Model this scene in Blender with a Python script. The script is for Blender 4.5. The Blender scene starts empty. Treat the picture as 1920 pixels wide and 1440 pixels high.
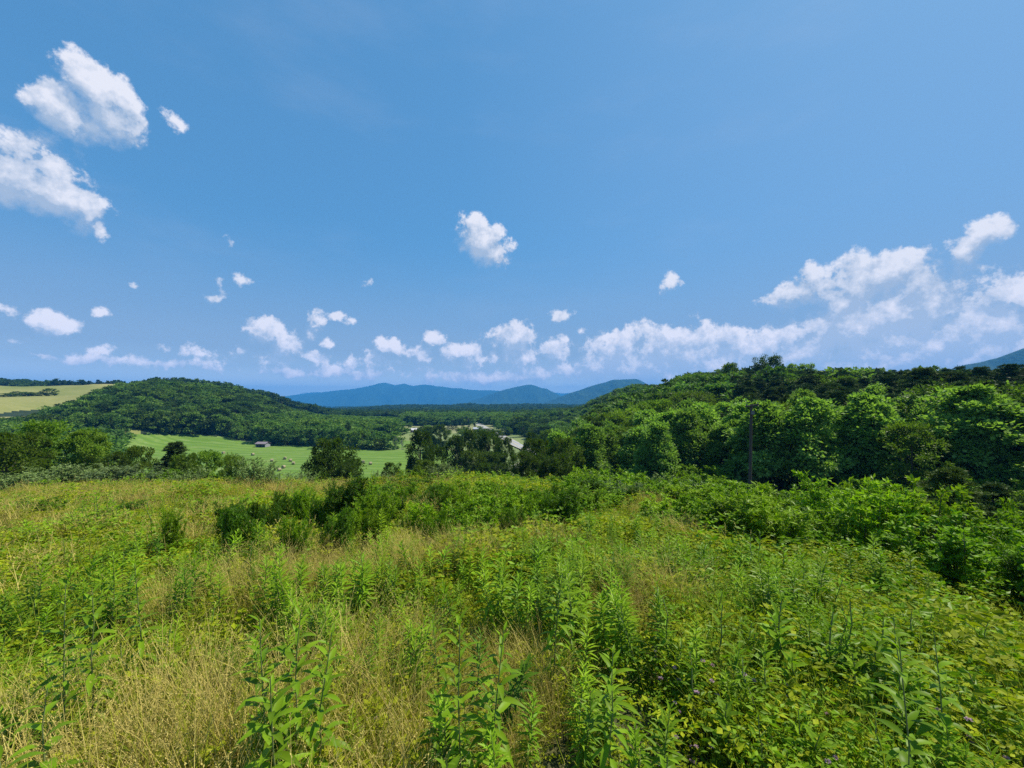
import bpy, math, random
import numpy as np
from mathutils import Vector

SC = bpy.context.scene
COL = SC.collection
R = math.radians

# ------------------------------------------------------------------ camera
F = 800.0            # focal length in photo pixels (photo 1920 wide)
HZ = 752.0           # photo row of the true horizon
PITCH = math.atan((HZ - 720.0) / F)
cam_d = bpy.data.cameras.new('camera')
cam_d.sensor_width = 36.0
cam_d.lens = 36.0 * F / 1920.0
cam_d.clip_start = 0.1
cam_d.clip_end = 60000.0
cam = bpy.data.objects.new('camera', cam_d)
COL.objects.link(cam)
cam.location = (0, 0, 0)
cam.rotation_euler = (R(90) + PITCH, 0, 0)
SC.camera = cam

SUN_AZ, SUN_EL = 68.0, 57.0      # azimuth to the right of straight ahead
SUN_DIR = Vector((math.sin(R(SUN_AZ)) * math.cos(R(SUN_EL)),
                  math.cos(R(SUN_AZ)) * math.cos(R(SUN_EL)), math.sin(R(SUN_EL))))
sun_d = bpy.data.lights.new('sun', 'SUN')
sun_d.energy = 5.0
sun_d.angle = R(0.53)
sun_d.color = (1.0, 0.94, 0.80)
sun = bpy.data.objects.new('sun', sun_d)
COL.objects.link(sun)
sun.rotation_euler = SUN_DIR.to_track_quat('Z', 'Y').to_euler()

SC.view_settings.view_transform = 'Standard'
SC.view_settings.look = 'None'
SC.view_settings.exposure = 0.45
SC.view_settings.gamma = 1.0
SC.view_settings.use_curve_mapping = False
SC.render.engine = 'CYCLES'
cy = SC.cycles
cy.max_bounces = 6
cy.diffuse_bounces = 3
cy.glossy_bounces = 2
cy.transmission_bounces = 3
cy.transparent_max_bounces = 4
cy.volume_bounces = 0
cy.caustics_reflective = False
cy.caustics_refractive = False
cy.use_denoising = False
SC.render.filter_size = 1.2
cy.denoiser = 'OPENIMAGEDENOISE'
cy.denoising_input_passes = 'RGB_ALBEDO_NORMAL'
cy.denoising_prefilter = 'ACCURATE'
cy.sample_clamp_indirect = 3.0
cy.sample_clamp_direct = 12.0


def px_ray(px, py):
    """unit direction (world) for a photo pixel"""
    v = Vector(((px - 960.0) / F, (720.0 - py) / F, -1.0))
    v.rotate(cam.rotation_euler)
    return v.normalized()


def azel(px, py):
    d = px_ray(px, py)
    return math.atan2(d.x, d.y), math.asin(d.z)


# ------------------------------------------------------------------ world: sky and clouds
class NT:
    """small helper for building node trees"""
    def __init__(self, tree):
        self.t = tree
        self.n = tree.nodes
        self.l = tree.links

    def new(self, kind, **kw):
        nd = self.n.new(kind)
        for k, v in kw.items():
            setattr(nd, k, v)
        return nd

    def put(self, sock, v):
        if isinstance(v, bpy.types.NodeSocket):
            self.l.new(v, sock)
        elif v is not None:
            sock.default_value = v

    def math(self, op, a, b=None, c=None, clamp=False):
        nd = self.new('ShaderNodeMath', operation=op, use_clamp=clamp)
        self.put(nd.inputs[0], a)
        if b is not None: self.put(nd.inputs[1], b)
        if c is not None: self.put(nd.inputs[2], c)
        return nd.outputs[0]

    def vmath(self, op, a, b=None, out=0, scale=None):
        nd = self.new('ShaderNodeVectorMath', operation=op)
        self.put(nd.inputs[0], a)
        if b is not None: self.put(nd.inputs[1], b)
        if scale is not None: self.put(nd.inputs['Scale'], scale)
        return nd.outputs[out]

    def noise(self, vec, scale, detail=4.0, rough=0.5, out='Fac', lac=2.0):
        nd = self.new('ShaderNodeTexNoise')
        if vec is not None: self.l.new(vec, nd.inputs['Vector'])
        nd.inputs['Scale'].default_value = scale
        nd.inputs['Detail'].default_value = detail
        nd.inputs['Roughness'].default_value = rough
        nd.inputs['Lacunarity'].default_value = lac
        return nd.outputs[out]

    def mix(self, fac, a, b, blend='MIX', clamp=False):
        nd = self.new('ShaderNodeMix', data_type='RGBA', blend_type=blend)
        nd.clamp_result = clamp
        self.put(nd.inputs[0], fac)
        for s, v in ((nd.inputs[6], a), (nd.inputs[7], b)):
            if isinstance(v, tuple): v = tuple(v) + (1.0,) if len(v) == 3 else v
            self.put(s, v)
        return nd.outputs[2]

    def rng(self, v, a, b, c=0.0, d=1.0, smooth=False):
        nd = self.new('ShaderNodeMapRange')
        if smooth: nd.interpolation_type = 'SMOOTHSTEP'
        self.put(nd.inputs[0], v)
        for i, q in enumerate((a, b, c, d)): self.put(nd.inputs[1 + i], q)
        return nd.outputs[0]


# cloud lumps: photo pixel centre, half sizes, turn in degrees, weight
CLOUDS = [
    # upper left cumulus: two puffs
    (185, 158, 64, 42, -20, 2.5), (120, 190, 66, 38, -15, 2.4), (205, 200, 60, 38, -35, 2.2), (165, 228, 56, 28, -15, 1.6),
    (58, 272, 60, 34, 10, 1.5), (20, 318, 96, 46, -10, 2.5), (95, 350, 88, 42, -28, 2.4), (160, 378, 46, 30, -30, 1.9), (90, 300, 70, 40, -10, 1.5), (184, 408, 17, 26, 15, 1.4),
    (336, 216, 24, 17, -10, 1.0),
    # lone cloud in the middle of the sky
    (903, 440, 38, 34, -30, 2.5), (925, 460, 30, 26, 10, 2.0),
    # small ones on the left
    (430, 443, 12, 14, 0, .5), (447, 511, 18, 9, 5, .9), (412, 515, 10, 12, 50, .6), (405, 545, 18, 11, 0, .9), (413, 570, 8, 14, 0, .5),
    (255, 523, 16, 8, 8, .7), (112, 598, 46, 19, -8, 1.8), (100, 590, 24, 15, 0, 1.3), (186, 576, 17, 8, 0, .9), (0, 565, 22, 22, 0, .9),
    (10, 628, 55, 10, -8, .8), (70, 657, 50, 8, 0, .8), (200, 645, 40, 10, -5, .9), (310, 645, 22, 12, 0, 1.0),
    (345, 650, 24, 13, 0, 1.0), (385, 655, 24, 12, 0, 1.1), (360, 668, 60, 10, 0, .7),
    (500, 608, 32, 22, -20, 2.0), (535, 636, 28, 22, -30, 1.8), (488, 655, 24, 12, 0, 1.2), (455, 655, 17, 11, 0, .9), (592, 660, 30, 11, 0, 1.5), (520, 668, 60, 12, 0, .8),
    (590, 596, 15, 20, -10, 1.3), (580, 618, 14, 18, 20, .9), (608, 634, 18, 8, 0, 1.0), (633, 584, 15, 9, 0, 1.0), (664, 592, 11, 6, 0, .6),
    (692, 516, 13, 7, 30, .6), (1052, 584, 18, 11, 0, 1.3), (1090, 615, 11, 8, 20, .8), (1252, 522, 22, 12, 25, .8), (1280, 518, 16, 6, 15, .5),
    # middle band above the mountains
    (738, 643, 27, 15, -8, 1.8), (812, 630, 20, 15, 0, 1.6), (700, 668, 60, 16, 0, 1.0), (660, 672, 36, 11, 0, .9), (795, 655, 44, 20, 0, 1.0), (770, 690, 44, 12, 0, .9),
    (965, 630, 42, 24, 0, 1.9), (930, 636, 20, 13, 0, 1.3), (1040, 652, 46, 22, 0, 1.5), (900, 665, 44, 18, 0, 1.4), (925, 690, 74, 14, 0, 1.2), (1000, 688, 66, 20, 0, 1.2), (985, 665, 62, 26, 0, 1.2), (850, 690, 40, 10, 0, .7),
    (640, 690, 150, 14, 0, 1.5), (930, 700, 150, 14, 0, 1.7), (1050, 690, 90, 20, 0, 1.7), (300, 668, 150, 12, 0, 1.1), (870, 655, 60, 16, 0, 1.5),
    # long bank to the right
    (1300, 655, 190, 34, 2, 2.0), (1650, 640, 150, 40, 14, 2.0), (1760, 560, 90, 40, 20, 1.8),
    (1160, 648, 60, 32, 15, 1.9), (1255, 640, 90, 32, 4, 2.1), (1340, 632, 76, 30, 0, 2.1), (1425, 645, 90, 32, 5, 2.0), (1200, 678, 130, 32, 0, 2.3), (1115, 670, 46, 24, 10, 1.4),
    (1350, 678, 150, 34, 0, 2.4), (1250, 702, 210, 20, 0, 1.8), (1490, 626, 56, 32, 20, 1.8),
    # tall cumulus on the right
    (1580, 560, 50, 56, 25, 2.0), (1668, 498, 66, 36, 4, 2.4), (1612, 528, 66, 44, 20, 2.0), (1722, 522, 52, 42, 0, 2.1), (1590, 605, 95, 54, 20, 2.5),
    (1690, 585, 115, 62, 25, 2.6), (1495, 540, 54, 22, 14, 2.0), (1524, 516, 22, 26, 0, 1.7),
    (1850, 418, 46, 24, 12, 2.0), (1805, 455, 38, 26, 40, 1.7), (1885, 540, 100, 30, -6, 1.7), (1800, 622, 130, 42, 28, 2.6), (1880, 600, 100, 60, 15, 2.1), (1700, 665, 170, 32, 12, 2.4), (1860, 650, 130, 38, 10, 2.3), (1930, 555, 50, 42, 0, 1.9), (1500, 655, 90, 40, 15, 2.3), (1600, 680, 120, 26, 0, 2.0),
]


def lump_group(name, lumps):
    """node group: how deep inside a cloud lump a direction lies"""
    g = bpy.data.node_groups.new(name, 'ShaderNodeTree')
    g.interface.new_socket('Direction', in_out='INPUT', socket_type='NodeSocketVector')
    g.interface.new_socket('Lump', in_out='OUTPUT', socket_type='NodeSocketFloat')
    G = NT(g)
    gi = G.new('NodeGroupInput')
    go = G.new('NodeGroupOutput')
    sep = G.new('ShaderNodeSeparateXYZ')
    G.l.new(gi.outputs[0], sep.inputs[0])
    az = G.math('ARCTAN2', sep.outputs[0], G.math('ABSOLUTE', sep.outputs[1]))
    el = G.math('ARCSINE', sep.outputs[2])
    cmb = G.new('ShaderNodeCombineXYZ')
    G.put(cmb.inputs[0], az)
    G.put(cmb.inputs[1], el)
    wn = G.noise(gi.outputs[0], 17.0, 4.0, 0.65, 'Color')
    wv = G.vmath('SCALE', G.vmath('SUBTRACT', wn, (0.5, 0.5, 0.5)), scale=0.030)
    P = G.vmath('ADD', cmb.outputs[0], wv)
    P = G.vmath('MULTIPLY', P, (1, 1, 0))
    acc = None
    for k, (cx, cyy, rx, ry, rot, wt) in enumerate(lumps):
        if k % 6 == 5:      # chains the evaluation order so that the shader stack stays small
            P = G.vmath('ADD', P, G.vmath('SCALE', (1e-7, 1e-7, 0), scale=acc))
        a0, e0 = azel(cx, cyy)
        ax, _ = azel(cx + 10, cyy)
        _, ey = azel(cx, cyy - 10)
        mp = G.new('ShaderNodeMapping', vector_type='TEXTURE')
        G.l.new(P, mp.inputs[0])
        mp.inputs['Location'].default_value = (a0, e0 - 0.010, 0)
        mp.inputs['Rotation'].default_value = (0, 0, R(rot))
        mp.inputs['Scale'].default_value = ((ax - a0) / 10 * rx * 1.60, (ey - e0) / 10 * ry * 1.62, 1)
        ln = G.vmath('LENGTH', mp.outputs[0], out='Value')
        v = G.math('MULTIPLY_ADD', ln, -wt, wt)
        if acc is None:
            acc = v
        else:
            nd = G.new('ShaderNodeMath', operation='SMOOTH_MAX')
            G.put(nd.inputs[0], acc)
            G.put(nd.inputs[1], v)
            nd.inputs[2].default_value = 0.25
            acc = nd.outputs[0]
    G.put(go.inputs[0], acc)
    return g


def build_world():
    w = bpy.data.worlds.new('World')
    SC.world = w
    w.use_nodes = True
    T = NT(w.node_tree)
    T.n.clear()
    out = T.new('ShaderNodeOutputWorld')
    STR = 0.0745
    sky = T.new('ShaderNodeTexSky')
    sky.sky_type = 'NISHITA'
    sky.sun_disc = False
    sky.sun_elevation = R(SUN_EL)
    sky.sun_rotation = R(SUN_AZ)
    sky.altitude = 300
    sky.air_density = 1.0
    sky.dust_density = 1.2
    sky.ozone_density = 1.0
    geo = T.new('ShaderNodeTexCoord')
    d = T.vmath('NORMALIZE', geo.outputs['Generated'])
    sepd = T.new('ShaderNodeSeparateXYZ')
    T.l.new(d, sepd.inputs[0])
    elev = sepd.outputs[2]
    azd = T.math('ARCTAN2', sepd.outputs[0], T.math('ABSOLUTE', sepd.outputs[1]))
    skyc = T.mix(1.0, sky.outputs[0], (0.80, 1.35, 1.50), 'MULTIPLY')
    skyc = T.mix(T.rng(elev, -0.02, 0.0, 0.0, 0.6), skyc, (1.0, 3.2, 6.45))
    skyc = T.mix(T.rng(sepd.outputs[0], -0.1, 0.9, 0.0, 0.6), skyc, (2.45, 4.15, 6.9))      # milky toward the sun side
    ramp = T.new('ShaderNodeValToRGB')
    stops = [(0.0, (9.9, 11.0, 11.8)), (0.035, (9.5, 10.6, 11.4)), (0.07, (5.3, 6.6, 8.0)), (0.105, (3.9, 5.1, 6.8)), (0.17, (3.2, 4.45, 6.45)), (0.40, (2.1, 3.7, 6.2))]
    e_ = ramp.color_ramp.elements
    while len(e_) < len(stops): e_.new(0.5)
    for q, (pos, c_) in enumerate(stops):
        e_[q].position = pos
        e_[q].color = tuple(v / 12.0 for v in c_) + (1.0,)
    T.l.new(elev, ramp.inputs[0])
    low_sky = T.vmath('SCALE', ramp.outputs[0], scale=12.0)
    skyc = T.mix(T.rng(elev, 0.02, 0.38, 0.96, 0.0, True), skyc, low_sky)
    skyc = T.mix(T.rng(elev, -0.06, 0.0), (0.35, 0.45, 0.30), skyc)
    wind = T.vmath('MULTIPLY', d, (1.0, 1.0, 3.2))
    ci = T.noise(wind, 2.4, 6.0, 0.62)
    veil = T.rng(ci, 0.50, 0.80, 0.0, 0.13, True)
    skyv = T.mix(veil, skyc, (4.6, 5.6, 7.4))
    plain = T.new('ShaderNodeBackground')
    plain.inputs['Strength'].default_value = STR
    T.l.new(skyv, plain.inputs['Color'])

    def cloudy(name, lumps):
        g = lump_group(name, lumps)

        def thick(vec, detail):
            gn = T.new('ShaderNodeGroup')
            gn.node_tree = g
            T.l.new(vec, gn.inputs[0])
            n1 = T.noise(vec, 26.0, detail, 0.62, lac=2.1)
            return T.math('MULTIPLY_ADD', T.math('SUBTRACT', n1, 0.525), 3.4, gn.outputs[0])

        body = thick(d, 7.0)
        d2 = T.vmath('ADD', T.vmath('ADD', d, (0.010, 0, 0.026)), T.vmath('SCALE', (1e-7, 0, 1e-7), scale=body))
        body2 = thick(d2, 3.0)
        toward = T.math('SUBTRACT', body, body2)          # > 0 where it thins out toward the light
        soft = T.rng(toward, -0.1, 0.45, 1.45, 0.66, True)
        alpha = T.math('DIVIDE', T.math('ADD', body, -0.15), soft, clamp=True)
        a3 = T.math('MULTIPLY', T.math('MULTIPLY', alpha, alpha), T.math('MULTIPLY_ADD', alpha, -2.0, 3.0))
        grain = T.math('SUBTRACT', T.noise(T.vmath('ADD', d, T.vmath('SCALE', (1e-7, 0, 1e-7), scale=body2)), 48.0, 4.0, 0.62), 0.5)
        lit = T.rng(T.math('MULTIPLY_ADD', grain, 2.2, T.math('MULTIPLY_ADD', body, -0.25, toward)), -0.40, 1.0, 0.0, 1.0)
        low = T.rng(elev, 0.04, 0.20, 0.0, 1.0)
        litc = T.mix(low, (13.0, 12.0, 12.6), (9.2, 9.2, 9.9))
        shc = T.mix(low, (6.0, 7.1, 9.0), (4.3, 5.4, 7.1))
        clc = T.mix(lit, shc, litc)
        upmask = T.rng(elev, 0.0, 0.02, 0.0, 0.94)
        fin = T.mix(T.math('MULTIPLY', a3, upmask), skyv, clc)
        b = T.new('ShaderNodeBackground')
        b.inputs['Strength'].default_value = STR
        T.l.new(fin, b.inputs['Color'])
        return b.outputs[0]

    def mixsh(fac, a, b):
        m = T.new('ShaderNodeMixShader')
        T.l.new(fac, m.inputs[0])
        T.l.new(a, m.inputs[1])
        T.l.new(b, m.inputs[2])
        return m.outputs[0]

    EH = 0.300                                     # split between the high and the low clouds (radians)
    ext = []
    for c in CLOUDS:
        a0, e0 = azel(c[0], c[1])
        r = max(c[2], c[3]) * 1.6 / F
        ext.append((a0, e0, r, c))

    def pick(a, b, e, f):
        return [c for (a0, e0, r, c) in ext if a0 + r > a - .03 and a0 - r < b + .03 and e0 + r > e - .03 and e0 - r < f + .03]
    cuts = [-0.52, -0.17, 0.12, 0.42, 0.64]
    edges = [-1.6] + cuts + [1.6]
    lows = [cloudy('clouds_low', pick(edges[i], edges[i + 1], 0.0, EH)) for i in range(len(edges) - 1)]
    sh = lows[0]
    for i, c in enumerate(cuts):
        sh = mixsh(T.math('GREATER_THAN', azd, c), sh, lows[i + 1])
    hl = cloudy('clouds_high', pick(-1.6, -0.42, EH, 1.2))
    hm = cloudy('clouds_high', pick(-0.42, 0.3, EH, 0.6))
    hr = cloudy('clouds_high', pick(0.3, 1.6, EH, 0.6))
    # beyond these bounds no cloud stands
    hlm = mixsh(T.math('GREATER_THAN', azd, -0.42), hl, hm)
    hi = mixsh(T.math('GREATER_THAN', azd, 0.3), hlm, hr)
    sine = lambda v: math.sin(v)
    sh = mixsh(T.math('GREATER_THAN', elev, sine(EH)), sh, hi)
    sh = mixsh(T.math('GREATER_THAN', elev, T.math('MULTIPLY_ADD', T.math('LESS_THAN', azd, -0.42), sine(0.80) - sine(0.58), sine(0.58))), sh, plain.outputs[0])
    sh = mixsh(T.math('LESS_THAN', elev, 0.0), sh, plain.outputs[0])
    T.l.new(sh, out.inputs[0])
    w.cycles.sampling_method = 'MANUAL'
    w.cycles.sample_map_resolution = 512


build_world()


# ------------------------------------------------------------------ terrain height
AZ = np.array([-60, -50, -47, -43, -38, -35, -30, -27, -22, -18, -8, 0, 8, 16, 24, 30, 37, 44, 50, 60], float)
RR = np.array([0, 6, 14, 22, 32, 45, 65, 90, 130, 180, 250, 300, 350, 450, 550, 700, 900, 1100, 1600, 3000, 9000, 30000], float)
#        R:  0     6     14    22    32    45    65    90   130   180   250   300   350   450   550   700   900  1100  1600  3000  9000 30000
ROWS = {
    -60: [-2.7, -3.2, -3.9, -4.6, -5.5, -6.7, -10, -15, -20, -22, -22, -20, -18, -6, 5, 20, 22, 26, 20, -20, -110, -130],
    -50: [-2.7, -3.2, -3.9, -4.6, -5.4, -6.5, -10, -16, -23, -26, -26, -24, -20, -10, 2, 14, 17, 22, 20, -20, -110, -130],
    -47: [-2.7, -3.2, -3.9, -4.6, -5.4, -6.5, -10, -16, -24, -28, -28, -26, -23, -13, 2, 16, 17, 21, 18, -25, -110, -130],
    -43: [-2.7, -3.2, -3.9, -4.7, -5.5, -7.0, -11, -17, -24, -28, -28, -26, -16, 0, 7, 19, 17, 18, 10, -35, -110, -130],
    -38: [-2.7, -3.2, -4.0, -4.7, -5.7, -7.6, -12, -17, -24, -28, -28, -28, -19, 2, 13, 13, 12, 10, 0, -45, -110, -130],
    -35: [-2.7, -3.2, -4.0, -4.8, -5.8, -8.0, -12, -17, -24, -28, -28, -28, -20, -2, 7, 11, 9, 4, -10, -55, -110, -130],
    -30: [-2.7, -3.2, -4.0, -4.9, -6.0, -8.5, -13, -18, -24, -28, -28, -28, -25, -14, -6, 0, -2, -10, -30, -60, -110, -130],
    -27: [-2.7, -3.2, -4.1, -4.9, -6.1, -9.0, -13, -18, -24, -28, -28, -28, -27, -22, -17, -14, -18, -28, -38, -62, -110, -130],
    -22: [-2.7, -3.3, -4.1, -5.0, -6.2, -9.0, -13, -18, -24, -28, -28, -28, -28, -27, -27, -28, -30, -33, -42, -65, -110, -130],
    -18: [-2.7, -3.3, -4.2, -5.0, -6.3, -9.0, -13, -18, -24, -28, -28, -28, -28, -28, -28, -29, -31, -34, -42, -65, -110, -130],
    -8: [-2.7, -3.3, -4.2, -5.0, -6.3, -9.0, -13, -18, -24, -28, -28, -28, -28, -28, -28, -29, -31, -34, -38, -65, -110, -130],
    0: [-2.7, -3.3, -4.2, -5.1, -6.5, -9.5, -13, -18, -24, -28, -28, -28, -28, -28, -28, -29, -31, -34, -38, -60, -110, -130],
    8: [-2.7, -3.3, -4.2, -5.2, -7.0, -10, -13, -17, -21, -23, -24, -24, -24, -22, -22, -24, -28, -30, -34, -50, -110, -130],
    16: [-2.7, -3.3, -4.2, -5.3, -7.5, -10.5, -12.5, -14, -14, -13, -10, -7, -4, 4, 6, 0, -5, -10, -30, -50, -110, -130],
    24: [-2.7, -3.3, -4.2, -5.5, -8.0, -10.5, -11.5, -11, -8, -3, 3, 6, 8, 10, 8, 4, 0, -10, -30, -50, -110, -130],
    30: [-2.7, -3.3, -4.2, -5.6, -8.3, -10.5, -11, -9.5, -5, 1, 5, 6, 6, 4, 0, -5, -10, -15, -30, -50, -110, -130],
    37: [-2.7, -3.3, -4.3, -6.0, -8.5, -10, -10.5, -8.5, -4, 1, 4, 5, 4, 2, 0, -5, -10, -15, -30, -50, -110, -130],
    44: [-2.7, -3.4, -4.5, -6.5, -8.8, -10, -10, -7.5, -3, 2, 4, 4, 3, 0, -3, -8, -10, -15, -30, -50, -110, -130],
    50: [-2.7, -3.4, -4.7, -6.8, -9.0, -10, -9.5, -6.5, -2, 2, 4, 4, 2, 0, -3, -8, -10, -15, -30, -50, -110, -130],
    60: [-2.7, -3.4, -4.7, -6.8, -9.0, -10, -9.5, -6.5, -2, 2, 4, 4, 2, 0, -3, -8, -10, -15, -30, -50, -110, -130],
}
ZT = np.array([ROWS[int(a)] for a in AZ], float)


def _cat(p0, p1, p2, p3, t):
    return p1 + 0.5 * t * (p2 - p0 + t * (2 * p0 - 5 * p1 + 4 * p2 - p3 + t * (3 * (p1 - p2) + p3 - p0)))


_rs = np.random.RandomState(7)
_NT = _rs.rand(256, 256)


def vnoise(x, y):
    """smooth value noise, period 256, mean zero"""
    xi = np.floor(x).astype(np.int64); yi = np.floor(y).astype(np.int64)
    fx = x - xi; fy = y - yi
    fx = fx * fx * (3 - 2 * fx); fy = fy * fy * (3 - 2 * fy)
    a = _NT[xi & 255, yi & 255]; b = _NT[(xi + 1) & 255, yi & 255]
    c = _NT[xi & 255, (yi + 1) & 255]; e = _NT[(xi + 1) & 255, (yi + 1) & 255]
    return (a * (1 - fx) + b * fx) * (1 - fy) + (c * (1 - fx) + e * fx) * fy - 0.5


def fbm(x, y, oct=4, g=0.5):
    s = 0; a = 1.0
    for k in range(oct):
        s = s + a * vnoise(x * 2 ** k + 17.3 * k, y * 2 ** k - 9.1 * k)
        a *= g
    return s


def height(x, y):
    x = np.asarray(x, float); y = np.asarray(y, float)
    r = np.hypot(x, y)
    az = np.degrees(np.arctan2(x, y))
    back = np.clip((np.abs(az) - 70) / 90.0, 0, 1); back = back * back * (3 - 2 * back)
    azc = np.clip(az, -59.999, 59.999)
    i = np.clip(np.searchsorted(AZ, azc, side='right') - 1, 0, len(AZ) - 2)
    t = (azc - AZ[i]) / (AZ[i + 1] - AZ[i])
    lr = np.log(r + 12.0); LR = np.log(RR + 12.0)
    j = np.clip(np.searchsorted(LR, lr, side='right') - 1, 0, len(RR) - 2)
    u = np.clip((lr - LR[j]) / (LR[j + 1] - LR[j]), 0, 1)
    nA, nR = len(AZ) - 1, len(RR) - 1

    def row(ii):
        g = lambda jj: ZT[np.clip(ii, 0, nA), np.clip(jj, 0, nR)]
        return _cat(g(j - 1), g(j), g(j + 1), g(j + 2), u)
    tt = t * t * (3 - 2 * t) * 0.5 + t * 0.5
    z = row(i) * (1 - tt) + row(i + 1) * tt
    if np.any(back > 0):
        g2 = lambda jj: ZT[len(AZ) // 2, np.clip(jj, 0, nR)]
        zm = _cat(g2(j - 1), g2(j), g2(j + 1), g2(j + 2), u)
        zb = 0.5 * (zm + -3.0)
        z = z * (1 - back) + zb * back
    near = np.clip(r / 10.0, 0, 1)
    z = z + fbm(x / 5.0, y / 5.0, 3) * 0.35 * near
    wild = np.clip((r - 60) / 100, 0, 1) * np.clip((np.abs(z + 28) ) / 8.0, 0, 1)
    z = z + fbm(x / 60.0 + 3, y / 60.0 + 5, 3) * 6.0 * wild
    far = np.clip((r - 900) / 900, 0, 1)
    z = z + fbm(x / 420.0 + 9, y / 420.0 + 2, 3) * 34.0 * far
    return z


def hz(x, y):
    return float(height(np.array([x]), np.array([y]))[0])


def at_z(px, py, z):
    """world point where the ray of a photo pixel meets the level z"""
    d = px_ray(px, py)
    k = z / d.z
    return d.x * k, d.y * k


def at_y(px, Y):
    """ground point seen in photo column px at forward distance Y"""
    x = (px - 960.0) / F * Y
    x *= math.cos(PITCH)          # column scale changes a little with the tilt
    return x, Y


def inpoly(x, y, poly):
    ins = np.zeros(np.shape(x), bool)
    n = len(poly)
    for k in range(n):
        x1, y1 = poly[k]; x2, y2 = poly[(k + 1) % n]
        c = ((y1 > y) != (y2 > y)) & (x < (x2 - x1) * (y - y1) / (y2 - y1 + 1e-12) + x1)
        ins ^= c
    return ins


P_FIELD = [at_z(a, b, -28) for a, b in [(190, 849), (330, 835.5), (420, 832), (560, 835), (610, 839), (660, 842.5), (735, 842.5), (850, 843), (862, 905), (620, 975), (180, 905)]]
P_STRIP = [at_z(a, b, -28) for a, b in [(655, 840), (660, 826.5), (740, 826), (850, 828), (850, 840.5)]]
P_FAR = [at_z(a, b, -28) for a, b in [(752, 806), (752, 798.5), (925, 797), (930, 826), (850, 825), (840, 808)]]
P_OPEN = [at_z(a, b, -28) for a, b in [(742, 838), (735, 806), (752, 798.5), (925, 797), (975, 812), (1000, 838), (985, 850), (955, 850), (840, 846)]]
P_VERGE = [at_z(a, b, -28) for a, b in [(985, 828), (1035, 829), (1042, 842), (998, 850)]]
P_PAST = [(-640, 230), (-255, 160), (-300, 225), (-345, 262), (-372, 300), (-372, 330), (-345, 362), (-345, 405), (-385, 470), (-480, 560), (-1000, 640), (-1100, 500)]
ROAD = [(-15, 168), (-10, 172), (0, 179), (9, 192), (13, 212), (11, 230), (5, 262), (-2, 304), (-12, 360), (-20, 400), (-32, 470), (-50, 560)]


def road_dist(x, y):
    best = np.full(np.shape(x), 1e9)
    for (x1, y1), (x2, y2) in zip(ROAD[:-1], ROAD[1:]):
        dx, dy = x2 - x1, y2 - y1
        t = np.clip(((x - x1) * dx + (y - y1) * dy) / (dx * dx + dy * dy), 0, 1)
        best = np.minimum(best, np.hypot(x - x1 - t * dx, y - y1 - t * dy))
    return best


# ------------------------------------------------------------------ materials
def new_mat(name):
    m = bpy.data.materials.new(name)
    m.use_nodes = True
    T = NT(m.node_tree)
    T.n.clear()
    return m, T


def leaf_mat(name, dark, light, warm, rough=0.5, trans=0.32, spec=0.35, tr_tint=(1.1, 1.25, 0.5), vary=(0.5, 0.75)):
    """leaf surface: base colour varies leaf by leaf (v) and plant by plant (tint); some light passes through"""
    m, T = new_mat(name)
    out = T.new('ShaderNodeOutputMaterial')
    va = T.new('ShaderNodeAttribute', attribute_name='v').outputs['Fac']
    ti = T.new('ShaderNodeAttribute', attribute_name='tint', attribute_type='INSTANCER').outputs['Fac']
    c = T.mix(va, dark, light)
    c = T.mix(T.math('MULTIPLY', ti, 0.55), c, warm)
    gain = T.math('MULTIPLY_ADD', T.math('FRACT', T.math('MULTIPLY', ti, 7.31)), vary[0] * 0.92, vary[1] * 0.92)
    c = T.vmath('SCALE', c, scale=gain)
    p = T.new('ShaderNodeBsdfPrincipled')
    T.put(p.inputs['Base Color'], c)
    p.inputs['Roughness'].default_value = rough
    p.inputs['Specular IOR Level'].default_value = spec * 0.25
    tr = T.new('ShaderNodeBsdfTranslucent')
    T.put(tr.inputs['Color'], T.vmath('MULTIPLY', c, tr_tint))
    mx = T.new('ShaderNodeMixShader')
    mx.inputs[0].default_value = trans
    T.l.new(p.outputs[0], mx.inputs[1])
    T.l.new(tr.outputs[0], mx.inputs[2])
    T.l.new(mx.outputs[0], out.inputs[0])
    return m


def plain_mat(name, c1, c2, scale=4.0, rough=0.8, detail=4.0, stretch=(1, 1, 1), bump=0.0, metal=0.0, spec=0.3, coords='Object'):
    m, T = new_mat(name)
    out = T.new('ShaderNodeOutputMaterial')
    tc = T.new('ShaderNodeTexCoord')
    vec = T.vmath('MULTIPLY', tc.outputs[coords], stretch)
    n = T.noise(vec, scale, detail, 0.6)
    p = T.new('ShaderNodeBsdfPrincipled')
    T.put(p.inputs['Base Color'], T.mix(T.rng(n, 0.3, 0.7), c1, c2))
    p.inputs['Roughness'].default_value = rough
    p.inputs['Metallic'].default_value = metal
    p.inputs['Specular IOR Level'].default_value = spec
    if bump:
        b = T.new('ShaderNodeBump')
        b.inputs['Strength'].default_value = bump
        T.l.new(n, b.inputs['Height'])
        T.l.new(b.outputs[0], p.inputs['Normal'])
    T.l.new(p.outputs[0], out.inputs[0])
    return m


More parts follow.
